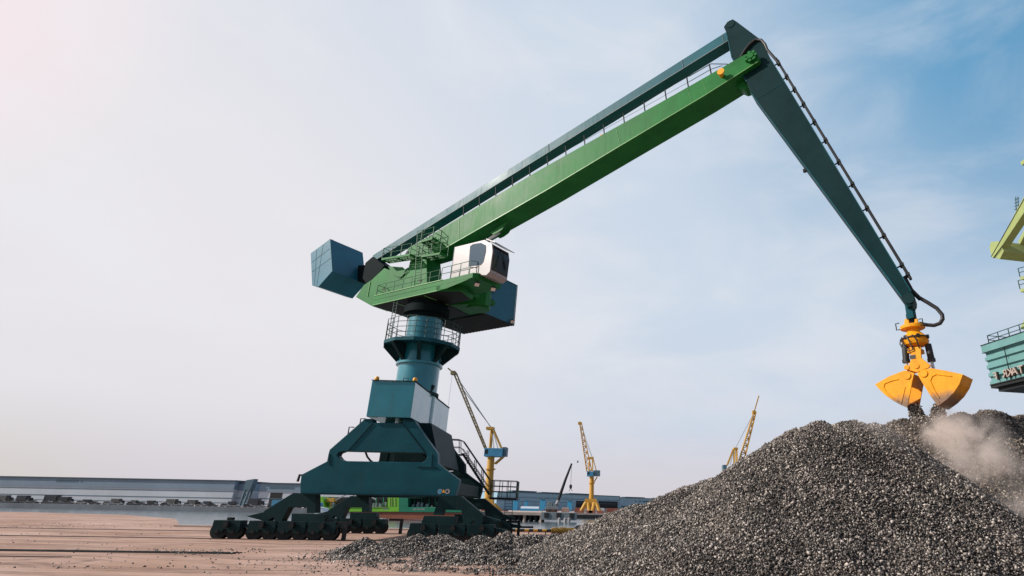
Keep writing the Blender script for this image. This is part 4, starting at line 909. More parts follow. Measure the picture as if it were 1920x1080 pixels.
# ------------------------------------------------------------------ background cranes
def lattice(m, a0, a1, b0, b1, n, dy, r):
    """four chord truss between base edge a0-a1 and tip edge b0-b1, deep dy"""
    for p, q in ((a0, b0), (a1, b1)):
        for d in (0, dy): m.tube((p[0], p[1]+d, p[2]), (q[0], q[1]+d, q[2]), r, 5)
    for k in range(n):
        t0, t1 = k/n, (k+1)/n; l0_, l1_, r0_, r1_ = lerp(a0, b0, t0), lerp(a0, b0, t1), lerp(a1, b1, t0), lerp(a1, b1, t1)
        for d in (0, dy):
            P = [(q[0], q[1]+d, q[2]) for q in (l0_, l1_, r0_, r1_)]
            m.tube(P[0], P[3] if k % 2 else P[2], r*.55, 4); m.tube(P[2 if k % 2 == 0 else 0], P[1 if k % 2 == 0 else 3], r*.55, 4)
        m.tube(l0_, (l0_[0], l0_[1]+dy, l0_[2]), r*.5, 4); m.tube(r0_, (r0_[0], r0_[1]+dy, r0_[2]), r*.5, 4)
def px(d): return lambda x, y: FP(x, y, d)
def ground_to(P, z=0.): return (P[0], P[1], z)
def far_crane(label, d, tower, tr, legs, house, dark, mast, frame, jib0, jib1, jr, stays, tip, legtop, hook=None):
    q = px(d); base = ground_to(q(*tower[0]))
    T = Thing('shipyard_crane', label, 'crane', base, 'yellow lattice cranes across the harbour')
    m = MB(); m.path([q(*p) for p in tower], [tr*1.12, tr], 16)
    a, b = q(*tower[0]), q(*tower[1]); t_ = lerp(a, b, .72); m.tube(add(t_, (0, 0, -.2)), add(t_, (0, 0, .2)), tr*1.5, 16)
    T.part('tower', m, CRANEY, smooth=True)
    if legs:
        w = abs(q(*legs[-1][1])[0]-q(*legs[0][1])[0])
        m = MB(); l0_, l1_ = q(*legtop[0]), q(*legtop[1]); m.abox(l0_[0], l1_[0], d-w*.25, d+w*.25, l1_[2]-1.8, l0_[2]); T.part('portal_head', m, CRANEY)
        for (p, r_) in legs:
            for dy in (-w*.45, w*.45):
                m = MB(); P = q(*p); R_ = ground_to(q(*r_)); P = (P[0], d+dy*.5, l1_[2]-.6); R_ = (R_[0], d+dy, 0.); m.path([P, lerp(P, R_, .8), R_], [1.05, .85, .6], 8); T.part('leg', m, CRANEY, smooth=True)
                m = MB(); m.abox(R_[0]-1.6, R_[0]+1.6, R_[1]-.5, R_[1]+.5, .0, 1.3); T.part('bogie', m, REDM)
    P0, P1 = q(*house[0]), q(*house[1]); m = MB(); m.abox(P0[0], P1[0], d-2.4, d+2.4, P1[2], P0[2]); hs = T.part('house', m, CRANEB, bevel=.1)
    m = MB(); m.abox(P0[0]+.3, P0[0]+1.4, d-2.42, d-2.405, P1[2]+.8, P0[2]-.5); T.part('window', m, GLASSD, hs)
    P0, P1 = q(*dark[0]), q(*dark[1]); m = MB(); m.abox(P0[0], P1[0], d-2.0, d+2.0, P1[2], P0[2]); T.part('counterweight', m, CLADD, bevel=.1)
    m = MB()
    for dy in (-1.2, 1.2):
        for a, b in mast: A, B = q(*a), q(*b); m.bar((A[0], d+dy, A[2]), (B[0], d+dy, B[2]), .45, .45)
    A, B = q(*frame[0]), q(*frame[1]); m.abox(min(A[0], B[0]), max(A[0], B[0]), d-1.5, d+1.5, min(A[2], B[2]), max(A[2], B[2])); T.part('mast', m, CRANEY)
    m = MB(); lattice(m, q(*jib0[0]), q(*jib0[1]), q(*jib1[0]), q(*jib1[1]), 16, 1.6, jr); m.bar(q(*jib1[0]), q(*tip), .5, .5); A = q(*jib1[0]); m.abox(A[0]-.8, A[0]+.8, d-.2, d+1.8, A[2]-.8, A[2]+.6); T.part('jib', m, CRANEY if jr > .2 else JIBY)
    m = MB()
    for (a, b) in stays:
        for dy in (-.8, .8): A, B = q(*a), q(*b); m.tube((A[0], d+dy, A[2]), (B[0], d+dy, B[2]), .07, 4)
    T.part('stay_cable', m, GREYS)
    if hook:
        m = MB(); A, B = q(*hook[0]), q(*hook[1]); m.tube(A, (A[0], d, B[2]), .05, 4); m.lathe((A[0], d, B[2]-1.2), [(.1, 0), (.4, .3), (.4, 1.), (.1, 1.2)], 8); T.part('hoist_rope', m, GREYS)
    return T
far_crane('yellow harbour crane with blue house behind the portal stairs, lattice jib leaning left', 220, [(915, 945), (921, 855)], 1.25, [((919, 936), (913, 958)), ((925, 936), (942, 958))], [(911, 841), (944, 857)], [(944, 839), (950, 856)],
          [((919, 842), (922, 803)), ((924, 803), (941, 842)), ((928, 870), (943, 857))], [(913, 801), (926, 806)], [(908.5, 842), (912, 842)], [(849, 698), (854, 697)], .16, [((922, 803), (868, 730)), ((922, 804), (860, 712)), ((923, 806), (926, 842)), ((924, 806), (934, 842))], (840, 690.5), [(911, 934), (925, 944)], ((848, 700), (841, 765)))
far_crane('yellow harbour crane with dark counterweight box, seen whole in the middle distance', 330, [(1109, 940), (1109.5, 893)], 1.15, [((1099, 940), (1088, 964)), ((1103, 940), (1106, 964)), ((1115, 940), (1110, 964)), ((1118, 940), (1126, 964))], [(1101, 884), (1113, 893.5)], [(1113.2, 882), (1125, 893)],
          [((1104, 884), (1105, 858)), ((1111, 884), (1111, 858)), ((1113, 905), (1120, 894)), ((1112, 860), (1118, 882))], [(1103, 857), (1113, 861)], [(1100, 884), (1109, 882)], [(1086.5, 793), (1090, 792)], .27, [((1110, 858), (1093, 812)), ((1111, 858), (1091, 800))], (1088, 790.5), [(1097, 935), (1119, 941)])
far_crane('yellow harbour crane half hidden by the gravel heap, jib leaning right', 300, [(1379, 930), (1380, 884)], 1.2, [((1371, 928), (1362, 960)), ((1387, 928), (1395, 960))], [(1367, 875), (1389, 885)], [(1354.5, 872), (1362, 882)],
          [((1377, 873), (1376.5, 841)), ((1382, 873), (1381, 843)), ((1363, 873), (1375, 842))], [(1375, 839.5), (1383, 843)], [(1383, 874), (1393, 874)], [(1414, 772), (1418, 772)], .28, [((1379, 840), (1411, 779)), ((1377, 841), (1365, 872)), ((1377, 841), (1369, 872))], (1423, 742), [(1369, 924), (1389, 931)])
# mobile crane on the pier
d = 206; q = px(d); PD = .9
MC = Thing('mobile_crane', 'grey telescopic mobile crane standing on the pier with its boom raised', 'crane', ground_to(q(1036, 960), PD))
m = MB(); m.path([q(1047, 938), q(1060, 900), q(1072, 869)], [.55, .42, .3], 8); MC.part('boom', m, DARK)
m = MB(); m.tube(q(1038, 955), q(1048, 936), .45, 8); m.tube(q(1043.5, 955), q(1050, 932), .4, 8); MC.part('lower_boom', m, WHITE, smooth=True)
m = MB(); m.tube(q(1072, 869), q(1070, 912), .05, 4); m.lathe(add(q(1070, 914), (0, 0, -.5)), [(.1, 0), (.45, .4), (.45, 1.2), (.1, 1.5)], 8); m.tube(q(1070, 914), q(1067, 921), .08, 4); m.tube(q(1070, 914), q(1073, 921), .08, 4); MC.part('hook_block', m, DARK)
A, B = q(1024, 948), q(1047, 957)
m = MB(); m.abox(A[0], B[0], d-1.3, d+1.3, PD+.8, PD+1.9); m.abox(A[0]+.4, A[0]+2.2, d-1.2, d+1.2, PD+1.9, PD+3.3); m.abox(A[0]+2.6, B[0]-.6, d-1.1, d+1.1, PD+1.9, PD+2.7); MC.part('chassis', m, GREYS, bevel=.08)
for k in range(4):
    m = MB(); x = A[0]+.7+k*(B[0]-A[0]-1.4)/3; m.tube((x, d-1.35, PD+.55), (x, d-1.0, PD+.55), .55, 14); MC.part('wheel', m, BLACK, smooth=True)
# pier with piles and pontoon
d = 203; q = px(d)
x0, x1 = q(935, 970)[0], q(1017, 970)[0]
PR = Thing('timber_pier', 'pale concrete pier on dark piles left of the grey pontoon', 'pier', ((x0+x1)/2, d, -2))
m = MB(); m.abox(x0-25, x1, d, d+26, .0, .85); PR.part('deck', m, CONC)
xs_ = np.linspace(x0-24, x1-.5, 22)
for i, x in enumerate(xs_):
    m = MB()
    for dy in (.8, 6): m.tube((x, d+dy, -4), (x, d+dy, -.002), .38 if i % 3 else .5, 8)
    PR.part('pile', m, DARK if i % 3 else CONC)
m = MB(); m.abox(x0-25, x1, d+3, d+3.4, -1.6, -.1); PR.part('wale', m, DARK)
x2, x3 = q(1015, 970)[0]+.1, q(1079, 970)[0]
PT = Thing('grey_pontoon', 'grey steel work pontoon with white floats moored at the pier end', 'pontoon', ((x2+x3)/2, d-1, -2))
m = MB(); m.abox(x2, x3, d-2, d+7, -1.3, 1.0); pm = PT.part('hull', m, GREYS, bevel=.08)
m = MB()
for t in (.16, .52, .9): m.abox(x2+(x3-x2)*t-.7, x2+(x3-x2)*t+.7, d-2.25, d-2.01, -.6, .8)
PT.part('fender', m, BLACK)
for t in (.55, .72, .83):
    m = MB(); x = x2+(x3-x2)*t; m.lathe((x, d-2.7, -2.25), [(.2, 0), (.5, .2), (.5, 1.5), (.2, 1.7)], 12); PT.part('float', m, WHITE, smooth=True)
m = MB(); m.rails([(x2+.3, d-1.8, 1.0), (x3-.3, d-1.8, 1.0)], h=.9, step=1.6, r=.05); PT.part('railing', m, REDM)

# ------------------------------------------------------------------ ship behind the portal
d = 196; q = px(d); SX = q(725, 960)
SH = Thing('green_ship', 'lime and green workboat with red underbody moored behind the crane portal', 'ship', (SX[0], d, -2))
def qpoly(m, pts, dep, dd=0.): m.prism([add(q(*p), (0, dd, 0)) for p in pts], (0, dep, 0)); return m
m = MB(); qpoly(m, [(594, 931), (605, 931), (608, 951), (748, 951), (748, 959.5), (618, 959.5), (604, 957)], 9); qpoly(m, [(727, 931), (748, 931), (748, 951), (727, 951)], 9, .01); hl = SH.part('fore_hull', m, SHIPG, bevel=.06)
m = MB()
for x in (731, 735, 741): m.bar(add(q(x, 933), (0, -.05, 0)), add(q(x, 949), (0, -.05, 0)), .12, .12)
m.bar(add(q(608, 951), (0, -.06, 0)), add(q(727, 951), (0, -.06, 0)), .2, .14); SH.part('rubbing_strake', m, LIME, hl)
m = MB(); qpoly(m, [(748, 951), (880, 951), (880, 961), (748, 960)], 9); qpoly(m, [(748, 933), (765, 933), (765, 951), (748, 951)], 9, .02); SH.part('aft_hull', m, SHIPT, bevel=.06)
m = MB(); qpoly(m, [(606, 932), (727, 931), (727, 950.8), (606, 950.8)], 4, 4.); qpoly(m, [(765, 934), (880, 934), (880, 950.8), (765, 950.8)], 4, 3.); dh = SH.part('deckhouse', m, DOORD)
m = MB()
for x in (772, 786, 800, 812, 822, 838): m = MB(); m.bar(add(q(x, 933), (0, 2.6, 0)), add(q(x, 951), (0, 2.6, 0)), .25, .2); SH.part('deck_post', m, SHIPT)
for x in (668, 684, 697, 711, 722): m = MB(); m.bar(add(q(x, 932), (0, 3.7, 0)), add(q(x, 951), (0, 3.7, 0)), .2, .2); SH.part('deck_post', m, SHIPT)
m = MB()
qpoly(m, [(765, 931), (880, 931), (880, 934), (765, 934)], 6, .5); SH.part('deck_frame', m, SHIPT)
m = MB(); qpoly(m, [(640, 959.6), (748, 959.6), (748, 974), (735, 974), (714, 971.5), (690, 966)], 8, .3); qpoly(m, [(748, 960.2), (880, 961.2), (880, 975), (748, 974)], 8, .31); SH.part('underbody', m, SHIPR)
m = MB(); qpoly(m, [(609, 934), (624, 933.5), (624, 941), (609, 941.5)], 2, 1.); qpoly(m, [(615, 942), (622, 942), (622, 951), (615, 951)], 2, 1.1); SH.part('deck_winch', m, CRANEY, bevel=.06)
m = MB(); m.bar(add(q(628, 938), (0, .5, 0)), add(q(652, 925), (0, .5, 0)), .3, .3); m.bar(add(q(640, 945), (0, .5, 0)), add(q(666, 926), (0, .5, 0)), .35, .35); m.bar(add(q(694, 931), (0, .5, 0)), add(q(704, 937), (0, .5, 0)), .35, .35); SH.part('gangway', m, WHITE)
m = MB(); rr_ = random.Random(3)
for k in range(46):
    x = rr_.choice([rr_.uniform(612, 660), rr_.uniform(697, 725), rr_.uniform(768, 850)]); y = rr_.uniform(943, 950); a = add(q(x, y), (0, rr_.uniform(1., 2.4), 0)); h = rr_.uniform(.12, .4); m.abox(a[0]-h, a[0]+h, a[1]-h, a[1]+h, SX[2]*0+q(x, 951)[2], a[2]+h)
SH.part('deck_gear', m, GREYS)
m = MB(); x = 775
for k in range(13):
    if k in (4, 9): x += 1.2
    a, b = q(x, 953.6), q(x+.9, 956.2); m.abox(a[0], b[0], d-.03, d-.005, b[2], a[2]); x += 1.5
x = 718
for k in range(6): a, b = q(x, 953.4), q(x+.9, 955.6); m.abox(a[0], b[0], d-.03, d-.005, b[2], a[2]); x += 1.5
SH.part('hull_marking', m, WHITE)
# small moored boat bow in the gap left of the ship
m = MB(); q2 = px(185); m.prism([q2(*p) for p in ((586, 950), (601, 953), (612, 962), (616, 966), (590, 966))], (0, 5, 0)); WB = Thing('small_boat', 'small grey boat with blue cabin moored at the bow of the green ship', 'boat', ground_to(q2(598, 966), -2)); WB.part('hull', m, CLADL, bevel=.1)
m = MB(); m.prism([q2(*p) for p in ((589, 942), (597, 942), (598, 950), (589, 950))], (0, 3, 0)); WB.part('cabin', m, CRANEB, bevel=.1)

# ------------------------------------------------------------------ sheds and halls across the water
def shed(name, label, L, R_, depth, ztop, band, walls, mats, doors=(), lines=(), letters=None, vents=()):
    """L, R_ : (px, distance) of the two façade corners; band = fascia depth; doors = (t0,t1,z0,z1)"""
    A, B = GZ2(*L), GZ2(*R_); ax = Vector((B[0]-A[0], B[1]-A[1], 0)); Ln = ax.length; ax /= Ln; nn = Vector((-ax.y, ax.x, 0))
    if nn.y < 0: nn = -nn
    T = Thing(name, label, 'shed', A)
    def P(t, o, z): v = Vector((A[0], A[1], 0))+ax*(t*Ln)+nn*o; return (v.x, v.y, z)
    m = MB(); m.prism([P(0, 0, 0), P(1, 0, 0), P(1, depth, 0), P(0, depth, 0)], (0, 0, ztop-band)); T.part('wall', m, mats[0])
    m = MB(); m.prism([P(0, -.35, ztop-band+.01), P(1, -.35, ztop-band+.01), P(1, depth, ztop-band+.01), P(0, depth, ztop-band+.01)], (0, 0, band-.72)); T.part('fascia', m, mats[1])
    m = MB(); m.prism([P(-.002, -.9, ztop-.7), P(1.002, -.9, ztop-.7), P(1.002, depth, ztop-.5), P(-.002, depth, ztop-.5)], (0, 0, .62))
    rf = T.part('roof', m, mats[2])
    for (t0, t1, hh) in vents: m = MB(); m.prism([P(t0, 3, ztop+.12), P(t1, 3, ztop+.12), P(t1, 9, ztop+.12), P(t0, 9, ztop+.12)], (0, 0, hh)); T.part('roof_vent', m, mats[2], rf)
    for (t0, t1, z0, z1, mt) in doors: m = MB(); m.prism([P(t0, -.06, z0), P(t1, -.06, z0), P(t1, -.06, z1), P(t0, -.06, z1)], tuple(nn*.055)); T.part('door', m, mt)
    for (z, h_, mt) in lines: m = MB(); m.prism([P(0, -.09, z), P(1, -.09, z), P(1, -.02, z), P(0, -.02, z)], (0, 0, h_)); T.part('wall_strip', m, mt)
    if letters:
        t0, t1, z0, hgt, n_, mt = letters; m = MB(); rr = random.Random(n_)
        for k in range(n_):
            if rr.random() < .16: continue
            a = t0+(t1-t0)*k/n_; b = a+(t1-t0)/n_*.62; m.prism([P(a, -.42, z0), P(b, -.42, z0), P(b, -.42, z0+hgt), P(a, -.42, z0+hgt)], tuple(nn*.05))
        T.part('lettering', m, mt)
    return T
def GZ2(x, dd): r_ = ray(x, 950); t = dd/r_[1]; return (r_[0]*t, dd, 0.)
shed('storage_shed', 'longest pale shed with grey-blue fascia at the far left edge', (-260, 352), (431, 352), 60, 14.0, 5.2, None, (CLADL, CLADF, ROOFD), lines=((7.6, .35, CLADD), (4.0, .45, CLADD), (1.6, .3, CLADD)), letters=(.5, .58, 11.2, 1.2, 14, CLADD))
shed('storage_shed', 'short pale shed between the long left shed and the blue tower', (436, 356), (466, 356), 50, 13.0, 4.6, None, (CLADL, CLADF, ROOFD), lines=((4.2, .4, CLADD),))
shed('storage_shed', 'pale shed with a dark square door, left of the crane portal', (480, 352), (736, 352), 60, 13.0, 4.9, None, (CLADL, CLADF, ROOFD), doors=((.085, .175, .0, 7.6, DOORD),), lines=((4.2, .4, CLADD), (1.4, .3, CLADD)), letters=(.07, .26, 9.6, 1.1, 18, CLADD))
q = px(350); A, B = q(462, 897), q(476, 902)
TW = Thing('blue_tower', 'narrow blue steel tower rising between two pale sheds', 'tower', ((A[0]+B[0])/2, 350, 0))
m = MB(); A0 = q(463, 899); m.prism([(A[0], 350, A[2]-1), (B[0], 350, A[2]-.2), (B[0]-1.2, 350, A[2]-6), (A[0]-.2, 350, A[2]-6)], (0, 4, 0)); TW.part('head', m, CLADD)
m = MB()
for x in (A[0]+.6, B[0]-1.8): m.tube((x-1.2, 350.5, 0), (x, 350.5, A[2]-6), .55, 8); m.tube((x-1.2, 353.5, 0), (x, 353.5, A[2]-6), .55, 8)
m.bar((A[0], 350.5, 8), (B[0]-1.5, 350.5, 4), .3, .3); m.bar((A[0], 350.5, 4), (B[0]-1.5, 350.5, 8), .3, .3); TW.part('leg', m, CLADD)
shed('industrial_hall', 'long blue-grey hall with two wide dark openings behind the yellow crane', (930, 470), (1161, 575), 80, 13.6, 3.2, None, (CLAD, CLAD, CLADD), doors=((.60, .745, 0, 8.2, DOORD), (.80, .985, 0, 8.6, DOORD)), lines=((9.2, .35, CLADD), (6.4, .3, CLADD)), vents=((.12, .3, .9), (.34, .5, .6), (.56, .75, .7)))
shed('industrial_hall', 'lower blue-grey hall with faded lettering beside the gravel heap', (1161.5, 575), (1300, 640), 80, 12.6, 2.4, None, (CLAD, CLAD, CLADD), doors=((.02, .5, 0, 5.0, CLADD),), vents=((.1, .35, .5), (.5, .75, .6)), letters=(.2, .52, 8.7, 1.3, 22, CLADD))
for k, (x, w_, h_, lab) in enumerate(((966, 9, 7.2, 'leftmost of the bright blue site sheds before the hall'), (986, 5, 6.6, 'narrow bright blue site shed, second from the left before the hall'), (1017, 9, 7.6, 'tallest bright blue site shed left of the mobile crane boom'), (1068, 8, 7., 'bright blue site shed between mobile crane and yellow crane'))):
    dd = 440; A = GZ2(x-w_/2, dd); B = GZ2(x+w_/2, dd); T = Thing('site_shed', lab, 'shed', ((A[0]+B[0])/2, dd, 0), 'bright blue site sheds')
    m = MB(); m.abox(A[0], B[0], dd, dd+6, 0, h_); T.part('wall', m, SKYB, bevel=.1); m = MB(); m.abox(A[0]-.4, B[0]+.4, dd-.4, dd+6.4, h_+.002, h_+.5); T.part('roof', m, CLADD)
dd = 425; A = GZ2(976, dd); B = GZ2(1010, dd); T = Thing('blue_tent', 'long low pale blue tarpaulin tent before the bright blue sheds', 'tent', ((A[0]+B[0])/2, dd, 0))
m = MB(); m.prism([(A[0], dd, 0), (A[0], dd, 1.6), (A[0], dd+2.5, 2.9), (A[0], dd+5, 1.6), (A[0], dd+5, 0)], (B[0]-A[0], 0, 0)); T.part('roof', m, CLADL); m = MB(); m.abox(A[0], B[0], dd-.2, dd-.05, 0, 1.5); T.part('curtain', m, SKYB)

# parked vehicles, vans and containers along the far quay
def car(base, mat, label, group):
    T = Thing('parked_car', label, 'car', base, group); x, y, z = base
    m = MB(); m.prism([(x-2.2, y-.85, z+.3), (x+2.2, y-.85, z+.3), (x+2.25, y-.85, z+.8), (x+1.3, y-.85, z+.95), (x-2.2, y-.85, z+.9)], (0, 1.7, 0)); b = T.part('body', m, mat, bevel=.08)
    m = MB(); m.prism([(x-1.9, y-.75, z+.9), (x+1.2, y-.75, z+.96), (x+.5, y-.75, z+1.5), (x-1.5, y-.75, z+1.5)], (0, 1.5, 0)); T.part('cabin', m, GLASSD, bevel=.05)
    for a in (-1.35, 1.35):
        m = MB(); m.tube((x+a, y-.88, z+.33), (x+a, y+.88, z+.33), .33, 12); T.part('wheel', m, BLACK, smooth=True)
    return T
def truck(base, mat, label, group):
    T = Thing('box_truck', label, 'truck', base, group); x, y, z = base
    m = MB(); m.abox(x-3.2, x+1.6, y-1.2, y+1.2, z+.9, z+3.5); T.part('cargo_box', m, mat, bevel=.06)
    m = MB(); m.prism([(x+1.7, y-1.1, z+.6), (x+3.4, y-1.1, z+.6), (x+3.4, y-1.1, z+1.6), (x+2.9, y-1.1, z+2.6), (x+1.7, y-1.1, z+2.6)], (0, 2.2, 0)); T.part('cab', m, DARK, bevel=.06)
    for a in (-2.2, 2.4): m = MB(); m.tube((x+a, y-1.2, z+.5), (x+a, y+1.2, z+.5), .5, 12); T.part('wheel', m, BLACK, smooth=True)
    return T
def clone(T, off, label=None):
    r = T.o.copy(); COL.objects.link(r); r.location = tuple(Vector(T.o.location)+Vector(off))
    if label: r['label'] = label
    for ch in [x for x in COL.objects if x.parent == T.o]:
        q_ = ch.copy(); COL.objects.link(q_); q_.parent = r
    return r
SILV = paint('silver car paint', (.14, .15, .17), rough=.45, var=.05, dirt=.05); GREYD = paint('dull grey truck paint', (.07, .075, .08), rough=.6, var=.15, dirt=.2)
DKBL = paint('dark car paint', (.03, .035, .05), rough=.3, var=.05, dirt=.05)
yr = 291
x_l = GZ2(-60, yr)[0]; x_r = GZ2(566, yr)[0]; nc = int((x_r-x_l)/5.4)
protos = {}
for k in range(nc):
    x = x_l+(k+.5)*(x_r-x_l)/nc; kind = random.choice(('dark', 'dark', 'silver')); y_ = yr+random.uniform(-1, 1)
    lab = {'dark': 'dark car parked in the row along the far left quay', 'silver': 'silver car parked in the row along the far left quay'}[kind]
    if kind not in protos: protos[kind] = (car((x, y_, .0), DKBL if kind == 'dark' else SILV, lab, 'cars parked along the far left quay: '+kind), x, y_)
    else: T, x_, yy = protos[kind]; clone(T, (x-x_, y_-yy, 0))
yr = 303; protos = {}; nc = int((x_r-x_l)/9.2)
for k in range(nc):
    x = x_l+(k+.4)*(x_r-x_l)/nc; kind = random.choice(('dark', 'dark', 'grey')); 
    lab = {'dark': 'dark box truck parked behind the row of cars on the far left quay', 'grey': 'grey box truck parked behind the row of cars on the far left quay'}[kind]
    if kind not in protos: protos[kind] = (truck((x, yr, 0.), DKBL if kind == 'dark' else GREYD, lab, 'box trucks behind the parked cars: '+kind), x)
    else:
        T, x_ = protos[kind]; r_ = clone(T, (x-x_+random.uniform(-2.5, 2.5), random.uniform(0, 9), 0)); k_ = random.uniform(.62, 1.25); r_.scale = (k_*random.uniform(.8, 1.2), k_, k_)
truck((GZ2(530, 292)[0], 289, 0), CRANEB, 'blue box truck at the right end of the far left car row', None)
car((GZ2(526, 286.8)[0], 286.9, 0), ORANGE, 'orange car nearest the water on the far left quay', None)
def container(x, dd, w_, mat, label):
    A = GZ2(x, dd); T = Thing('shipping_container', label, 'container', A, 'containers along the far quay by the yellow crane')
    m = MB(); h_ = 2.6; m.abox(A[0]-w_, A[0]+w_, dd, dd+2.4, .1, h_); b = T.part('body', m, mat, bevel=.04)
    m = MB(); n_ = int(w_*4)
    for k in range(n_): xx = A[0]-w_+(k+.5)*2*w_/n_; m.abox(xx-.09, xx+.09, dd-.06, dd-.001, .25, h_-.2)
    T.part('rib', m, mat); m = MB()
    for sx in (-1, 1): m.abox(A[0]+sx*w_-.1, A[0]+sx*w_+.1, dd-.09, dd-.065, .0, h_+.06)
    T.part('corner_post', m, GREYS)
for x, w_, mt, lab in ((1098, 2.2, WHITE, 'white container between the yellow crane legs'), (1113, 2.6, WHITE, 'white container right of centre under the yellow crane'), (1131, 1.9, CLADL, 'pale grey container just right of the yellow crane'), (1148, 4.4, REDM, 'long rusty red container right of the yellow crane'), (1084, 1.8, REDM, 'short rusty red container left of the yellow crane'), (1168, 2.4, CONC, 'tan container nearest the gravel heap on the far quay'), (1060, 2.0, CONC, 'tan container behind the pontoon on the far quay')):
    container(x, 352, w_, mt, lab)
q = px(283); BRG = Thing('black_barge', 'long low black barge lying along the far quay right of the pontoon', 'barge', ground_to(q(1120, 970), -2))
A, B = GZ2(1080, 280), GZ2(1205, 280); m = MB(); m.prism([(A[0], 280, -1.9), (A[0]-2, 280, -.3), (B[0]+2, 280, -.3), (B[0], 280, -1.9)], (0, 3.6, 0)); BRG.part('hull', m, BLACK, bevel=.1)
m = MB(); m.abox(A[0], B[0], 280.3, 283, -.298, -.1); BRG.part('deck', m, CONC)
# a bird in the sky
P = FP(1083.5, 866.5, 120); BD = MB()
BD.path([add(P, (-.22, 0, -.08)), add(P, (-.1, 0, -.03)), add(P, (.1, 0, .06)), add(P, (.2, 0, .1))], [.03, .1, .09, .03], 8)
BD.prism([add(P, (.05, -.05, .05)), add(P, (-.1, -.05, .0)), add(P, (-.14, -.42, .24)), add(P, (-.02, -.45, .26))], (0, 0, .02)); BD.prism([add(P, (.05, .05, .05)), add(P, (-.1, .05, .0)), add(P, (-.14, .42, .24)), add(P, (-.02, .45, .26))], (0, 0, .02))
BD.build('bird', BLACK, origin=P, label='small dark bird flying above the mobile crane hook', category='bird')

# ------------------------------------------------------------------ the second crane at the right edge
fa = rad(168.6); f1 = (s(fa), c(fa), 0); nl = (-.98, -.198, 0); nl = tuple(Vector((c(fa), -s(fa), 0)).normalized()); B0 = FP(1857, 722, 70); KN = dot(nl, B0)
def RF(x, y, o=0.):
    P = hit(x, y, nl, KN+o); return P
rt = mul(nl, -1)
R2 = Thing('portal_crane', 'second harbour crane cut off by the right edge, mint corrugated house and lime beams', 'crane', ground_to(add(add(B0, f1, 9), rt, 3)))
TL, BL, BR = RF(1847, 645), B0, RF(1990, 686); Lh = Vector(sub(BR, BL)).length; zb_, zt_ = BL[2], TL[2]-.1
Lh = 13.
def H_(t, o, z): return add(add((BL[0], BL[1], z), f1, t*Lh), rt, o)
nw = 4; pr = []
zs0, zs1 = zb_, zt_-.95
for k in range(nw):
    z = zs0+(zs1-zs0)*k/nw; hgt = (zs1-zs0)/nw; pr += [(0., z), (0., z+hgt*.42), (.28, z+hgt*.5), (.28, z+hgt*.92)]
pr += [(0., zs1)]
m = MB(); m.prism([H_(0, o, z) for o, z in pr]+[H_(0, 6, zs1), H_(0, 6, zs0)], mul(f1, Lh)); hs = R2.part('machinery_house', m, MINT)
m = MB(); m.prism([H_(-.01, -.12, zs1+.002), H_(1.01, -.12, zs1+.002), H_(1.01, 6.1, zs1+.002), H_(-.01, 6.1, zs1+.002)], (0, 0, .95)); R2.part('roof_fascia', m, MINT, hs, bevel=.03)
m = MB(); m.bar(H_(-.01, -.14, zs1+.97), H_(1.0, -.14, zs1+.97), .1, .08); m.bar(H_(-.01, -.1, zs1), H_(1, -.1, zs1), .06, .08)
for tt in (.24, .60): m.bar(H_(tt, -.03, zs0), H_(tt, -.03, zs1), .09, .06, f1)
m.bar(H_(0, -.05, zb_-.02), H_(1, -.05, zb_-.02), .12, .12); R2.part('dark_seam', m, DARK, hs)
m = MB(); m.prism([H_(.0, .0, zb_-.06), H_(1, .0, zb_-.06), H_(1, 6, zb_-.06), H_(.0, 6, zb_-.06)], (0, 0, -.35)); m.prism([H_(.04, .5, zb_-.42), H_(1, .5, zb_-.42), H_(1, 5.5, zb_-.42), H_(.04, 5.5, zb_-.42)], (0, 0, -.45)); R2.part('underframe', m, DARK, hs)
m = MB(); m.rails([H_(.06, .3, zs1+.96), H_(.9, .3, zs1+.96)], h=1.1, step=1.6, r=.05); m.rails([H_(.06, .3, zs1+.96), H_(.06, 5, zs1+.96)], h=1.1, step=1.6, r=.05); R2.part('roof_railing', m, RAILM, hs)
# mirrored letters as the photograph shows them, block letters proud of the cladding
SIDE = paint('letter side', (.05, .035, .03), rough=.6, var=.2, dirt=.1); FACE = paint('letter face', (.44, .35, .30), rough=.5, var=.1, dirt=.15)
zl = RF(1866, 712, .42)[2]
for ch, xp in (('F', 1866.5), ('R', 1884.5), ('K', 1893.5), ('A', 1902.5), ('T', 1914.5)):
    P = RF(xp, 722-(xp-1857)*.26-9, .42); t_ = Vector(sub(P, BL)).dot(Vector(f1))
    vs, fs = text_geo(ch, 1.28, .14); xm = (min(v[0] for v in vs)+max(v[0] for v in vs))/2
    for nm, mt, off, sc_ in (('letter', FACE, .30, 1.), ('letter_side', SIDE, .16, 1.1)):
        m = MB(); o_ = 0
        for (a, b, w_) in vs: m.v.append(add(add(add((BL[0], BL[1], zl+(b-.45)*sc_+.45), f1, t_-(a-xm)*sc_), rt, -off-w_), (0, 0, 0)))
        m.f = fs; lt = R2.part(nm, m, mt, hs)
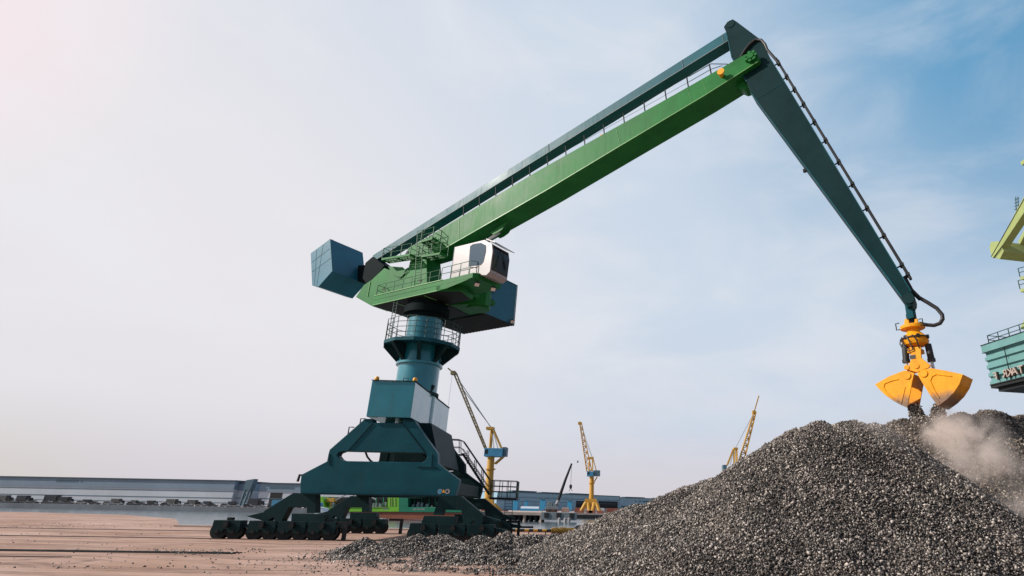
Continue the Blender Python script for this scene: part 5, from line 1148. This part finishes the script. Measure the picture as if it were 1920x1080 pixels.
# lime counter lever: hexagonal cross piece and two beams
def tr(pts, o=0.): return [RF(x, y, o) for x, y in pts]
hexp = [(1857.5, 453.5), (1872.5, 452), (1882, 471), (1874.5, 486), (1859.5, 482.5), (1855, 465.5)]
m = MB(); m.prism(tr(hexp), mul(rt, 4.2)); R2.part('cross_piece', m, LIME, bevel=.04)
m = MB(); m.prism(tr([(1859, 482), (1862, 484), (1880, 459), (1925, 391), (2010, 264), (2010, 198), (1925, 358)], .12), mul(rt, 1.1)); lv = R2.part('counter_lever', m, LIME, bevel=.04)
m = MB(); m.prism(tr([(1908, 454), (1912.5, 458), (1925, 433), (1990, 340), (1990, 318), (1925, 421)], -3.0), mul(rt, 1.1)); R2.part('counter_lever', m, LIME, bevel=.04)
m = MB(); m.bar(RF(1858.5, 481.5, .15), RF(1925, 364, .15), .05, .06, nl); m.bar(RF(1862, 484, .15), RF(1880, 460, .15), .05, .06, nl); R2.part('lever_edge', m, DARK, lv)
m = MB()
for x in (1904.5, 1908.5): m.tube(RF(x, 369, -.5), RF(x+1, 396, -.5), .05, 6)
for y in (374, 380, 386, 392): m.tube(RF(1902, y+1, -.5), RF(1911, y-2, -.5), .04, 6)
R2.part('mast_ladder', m, RAILM, lv)
for y in (520, 543):
    m = MB(); m.prism(tr([(1912.5, y-1), (1990, y-20), (1990, y-12), (1913, y+5)]), mul(rt, 2.5)); pf = R2.part('walkway', m, LIME, bevel=.03)
    m = MB(); m.rails([RF(1912.5, y-1, -.1), RF(1985, y-19, -.1)], h=1.05, step=1.2, r=.045); R2.part('walkway_railing', m, RAILM, pf)
m = MB(); m.bar(add(RF(1906, 616), rt, 1), add(RF(1940, 540), rt, 1), .5, .5); R2.part('strut', m, LIME)
# tower and portal beyond the frame that carry it
cb = H_(.72, 4.2, 0)
m = MB(); m.lathe(cb, [(1.9, 9.), (1.9, zb_-.9)], 28); R2.part('column', m, MINT, smooth=True)
m = MB(); m.box(add(cb, (0, 0, 8.4)), (3.2, 0, 0), (0, 3.2, 0), (0, 0, .8))
R2.part('portal_head', m, MINT)
for sx in (-1, 1):
    for sy in (-1, 1): m = MB(); m.bar(add(cb, (sx*2.6, sy*2.6, 7.8)), add(cb, (sx*4.6+1.6, sy*4.6, 0)), .9, .9); R2.part('leg', m, MINT)
m = MB(); m.bar(H_(.75, 3, zs1+.9), H_(.82, 3, 44), 1.0, 1.0); m.bar(H_(.95, 3, zs1+.9), H_(.82, 3, 44), .8, .8); m.bar(H_(.8, 1, 42), add(RF(2008, 232, -.5), rt, .6), .5, .5); R2.part('mast', m, LIME)

# ------------------------------------------------------------------ camera and render settings
cd = bpy.data.cameras.new('camera'); co = bpy.data.objects.new('camera', cd); COL.objects.link(co)
cd.sensor_width = 36; cd.sensor_fit = 'HORIZONTAL'; cd.lens = F*36/1920
cd.shift_x = (960-PX)/1920; cd.shift_y = 0.; cd.clip_start = .1; cd.clip_end = 12000
co.matrix_world = Matrix(((RT[0], UP[0], -FW[0], 0), (RT[1], UP[1], -FW[1], 0), (RT[2], UP[2], -FW[2], H), (0, 0, 0, 1)))
SC.camera = co
SC.view_settings.view_transform = 'Standard'; SC.view_settings.look = 'None'; SC.view_settings.exposure = 0.; SC.view_settings.gamma = 1.
SC.cycles.max_bounces = 6; SC.cycles.volume_bounces = 3; SC.cycles.use_denoising = True
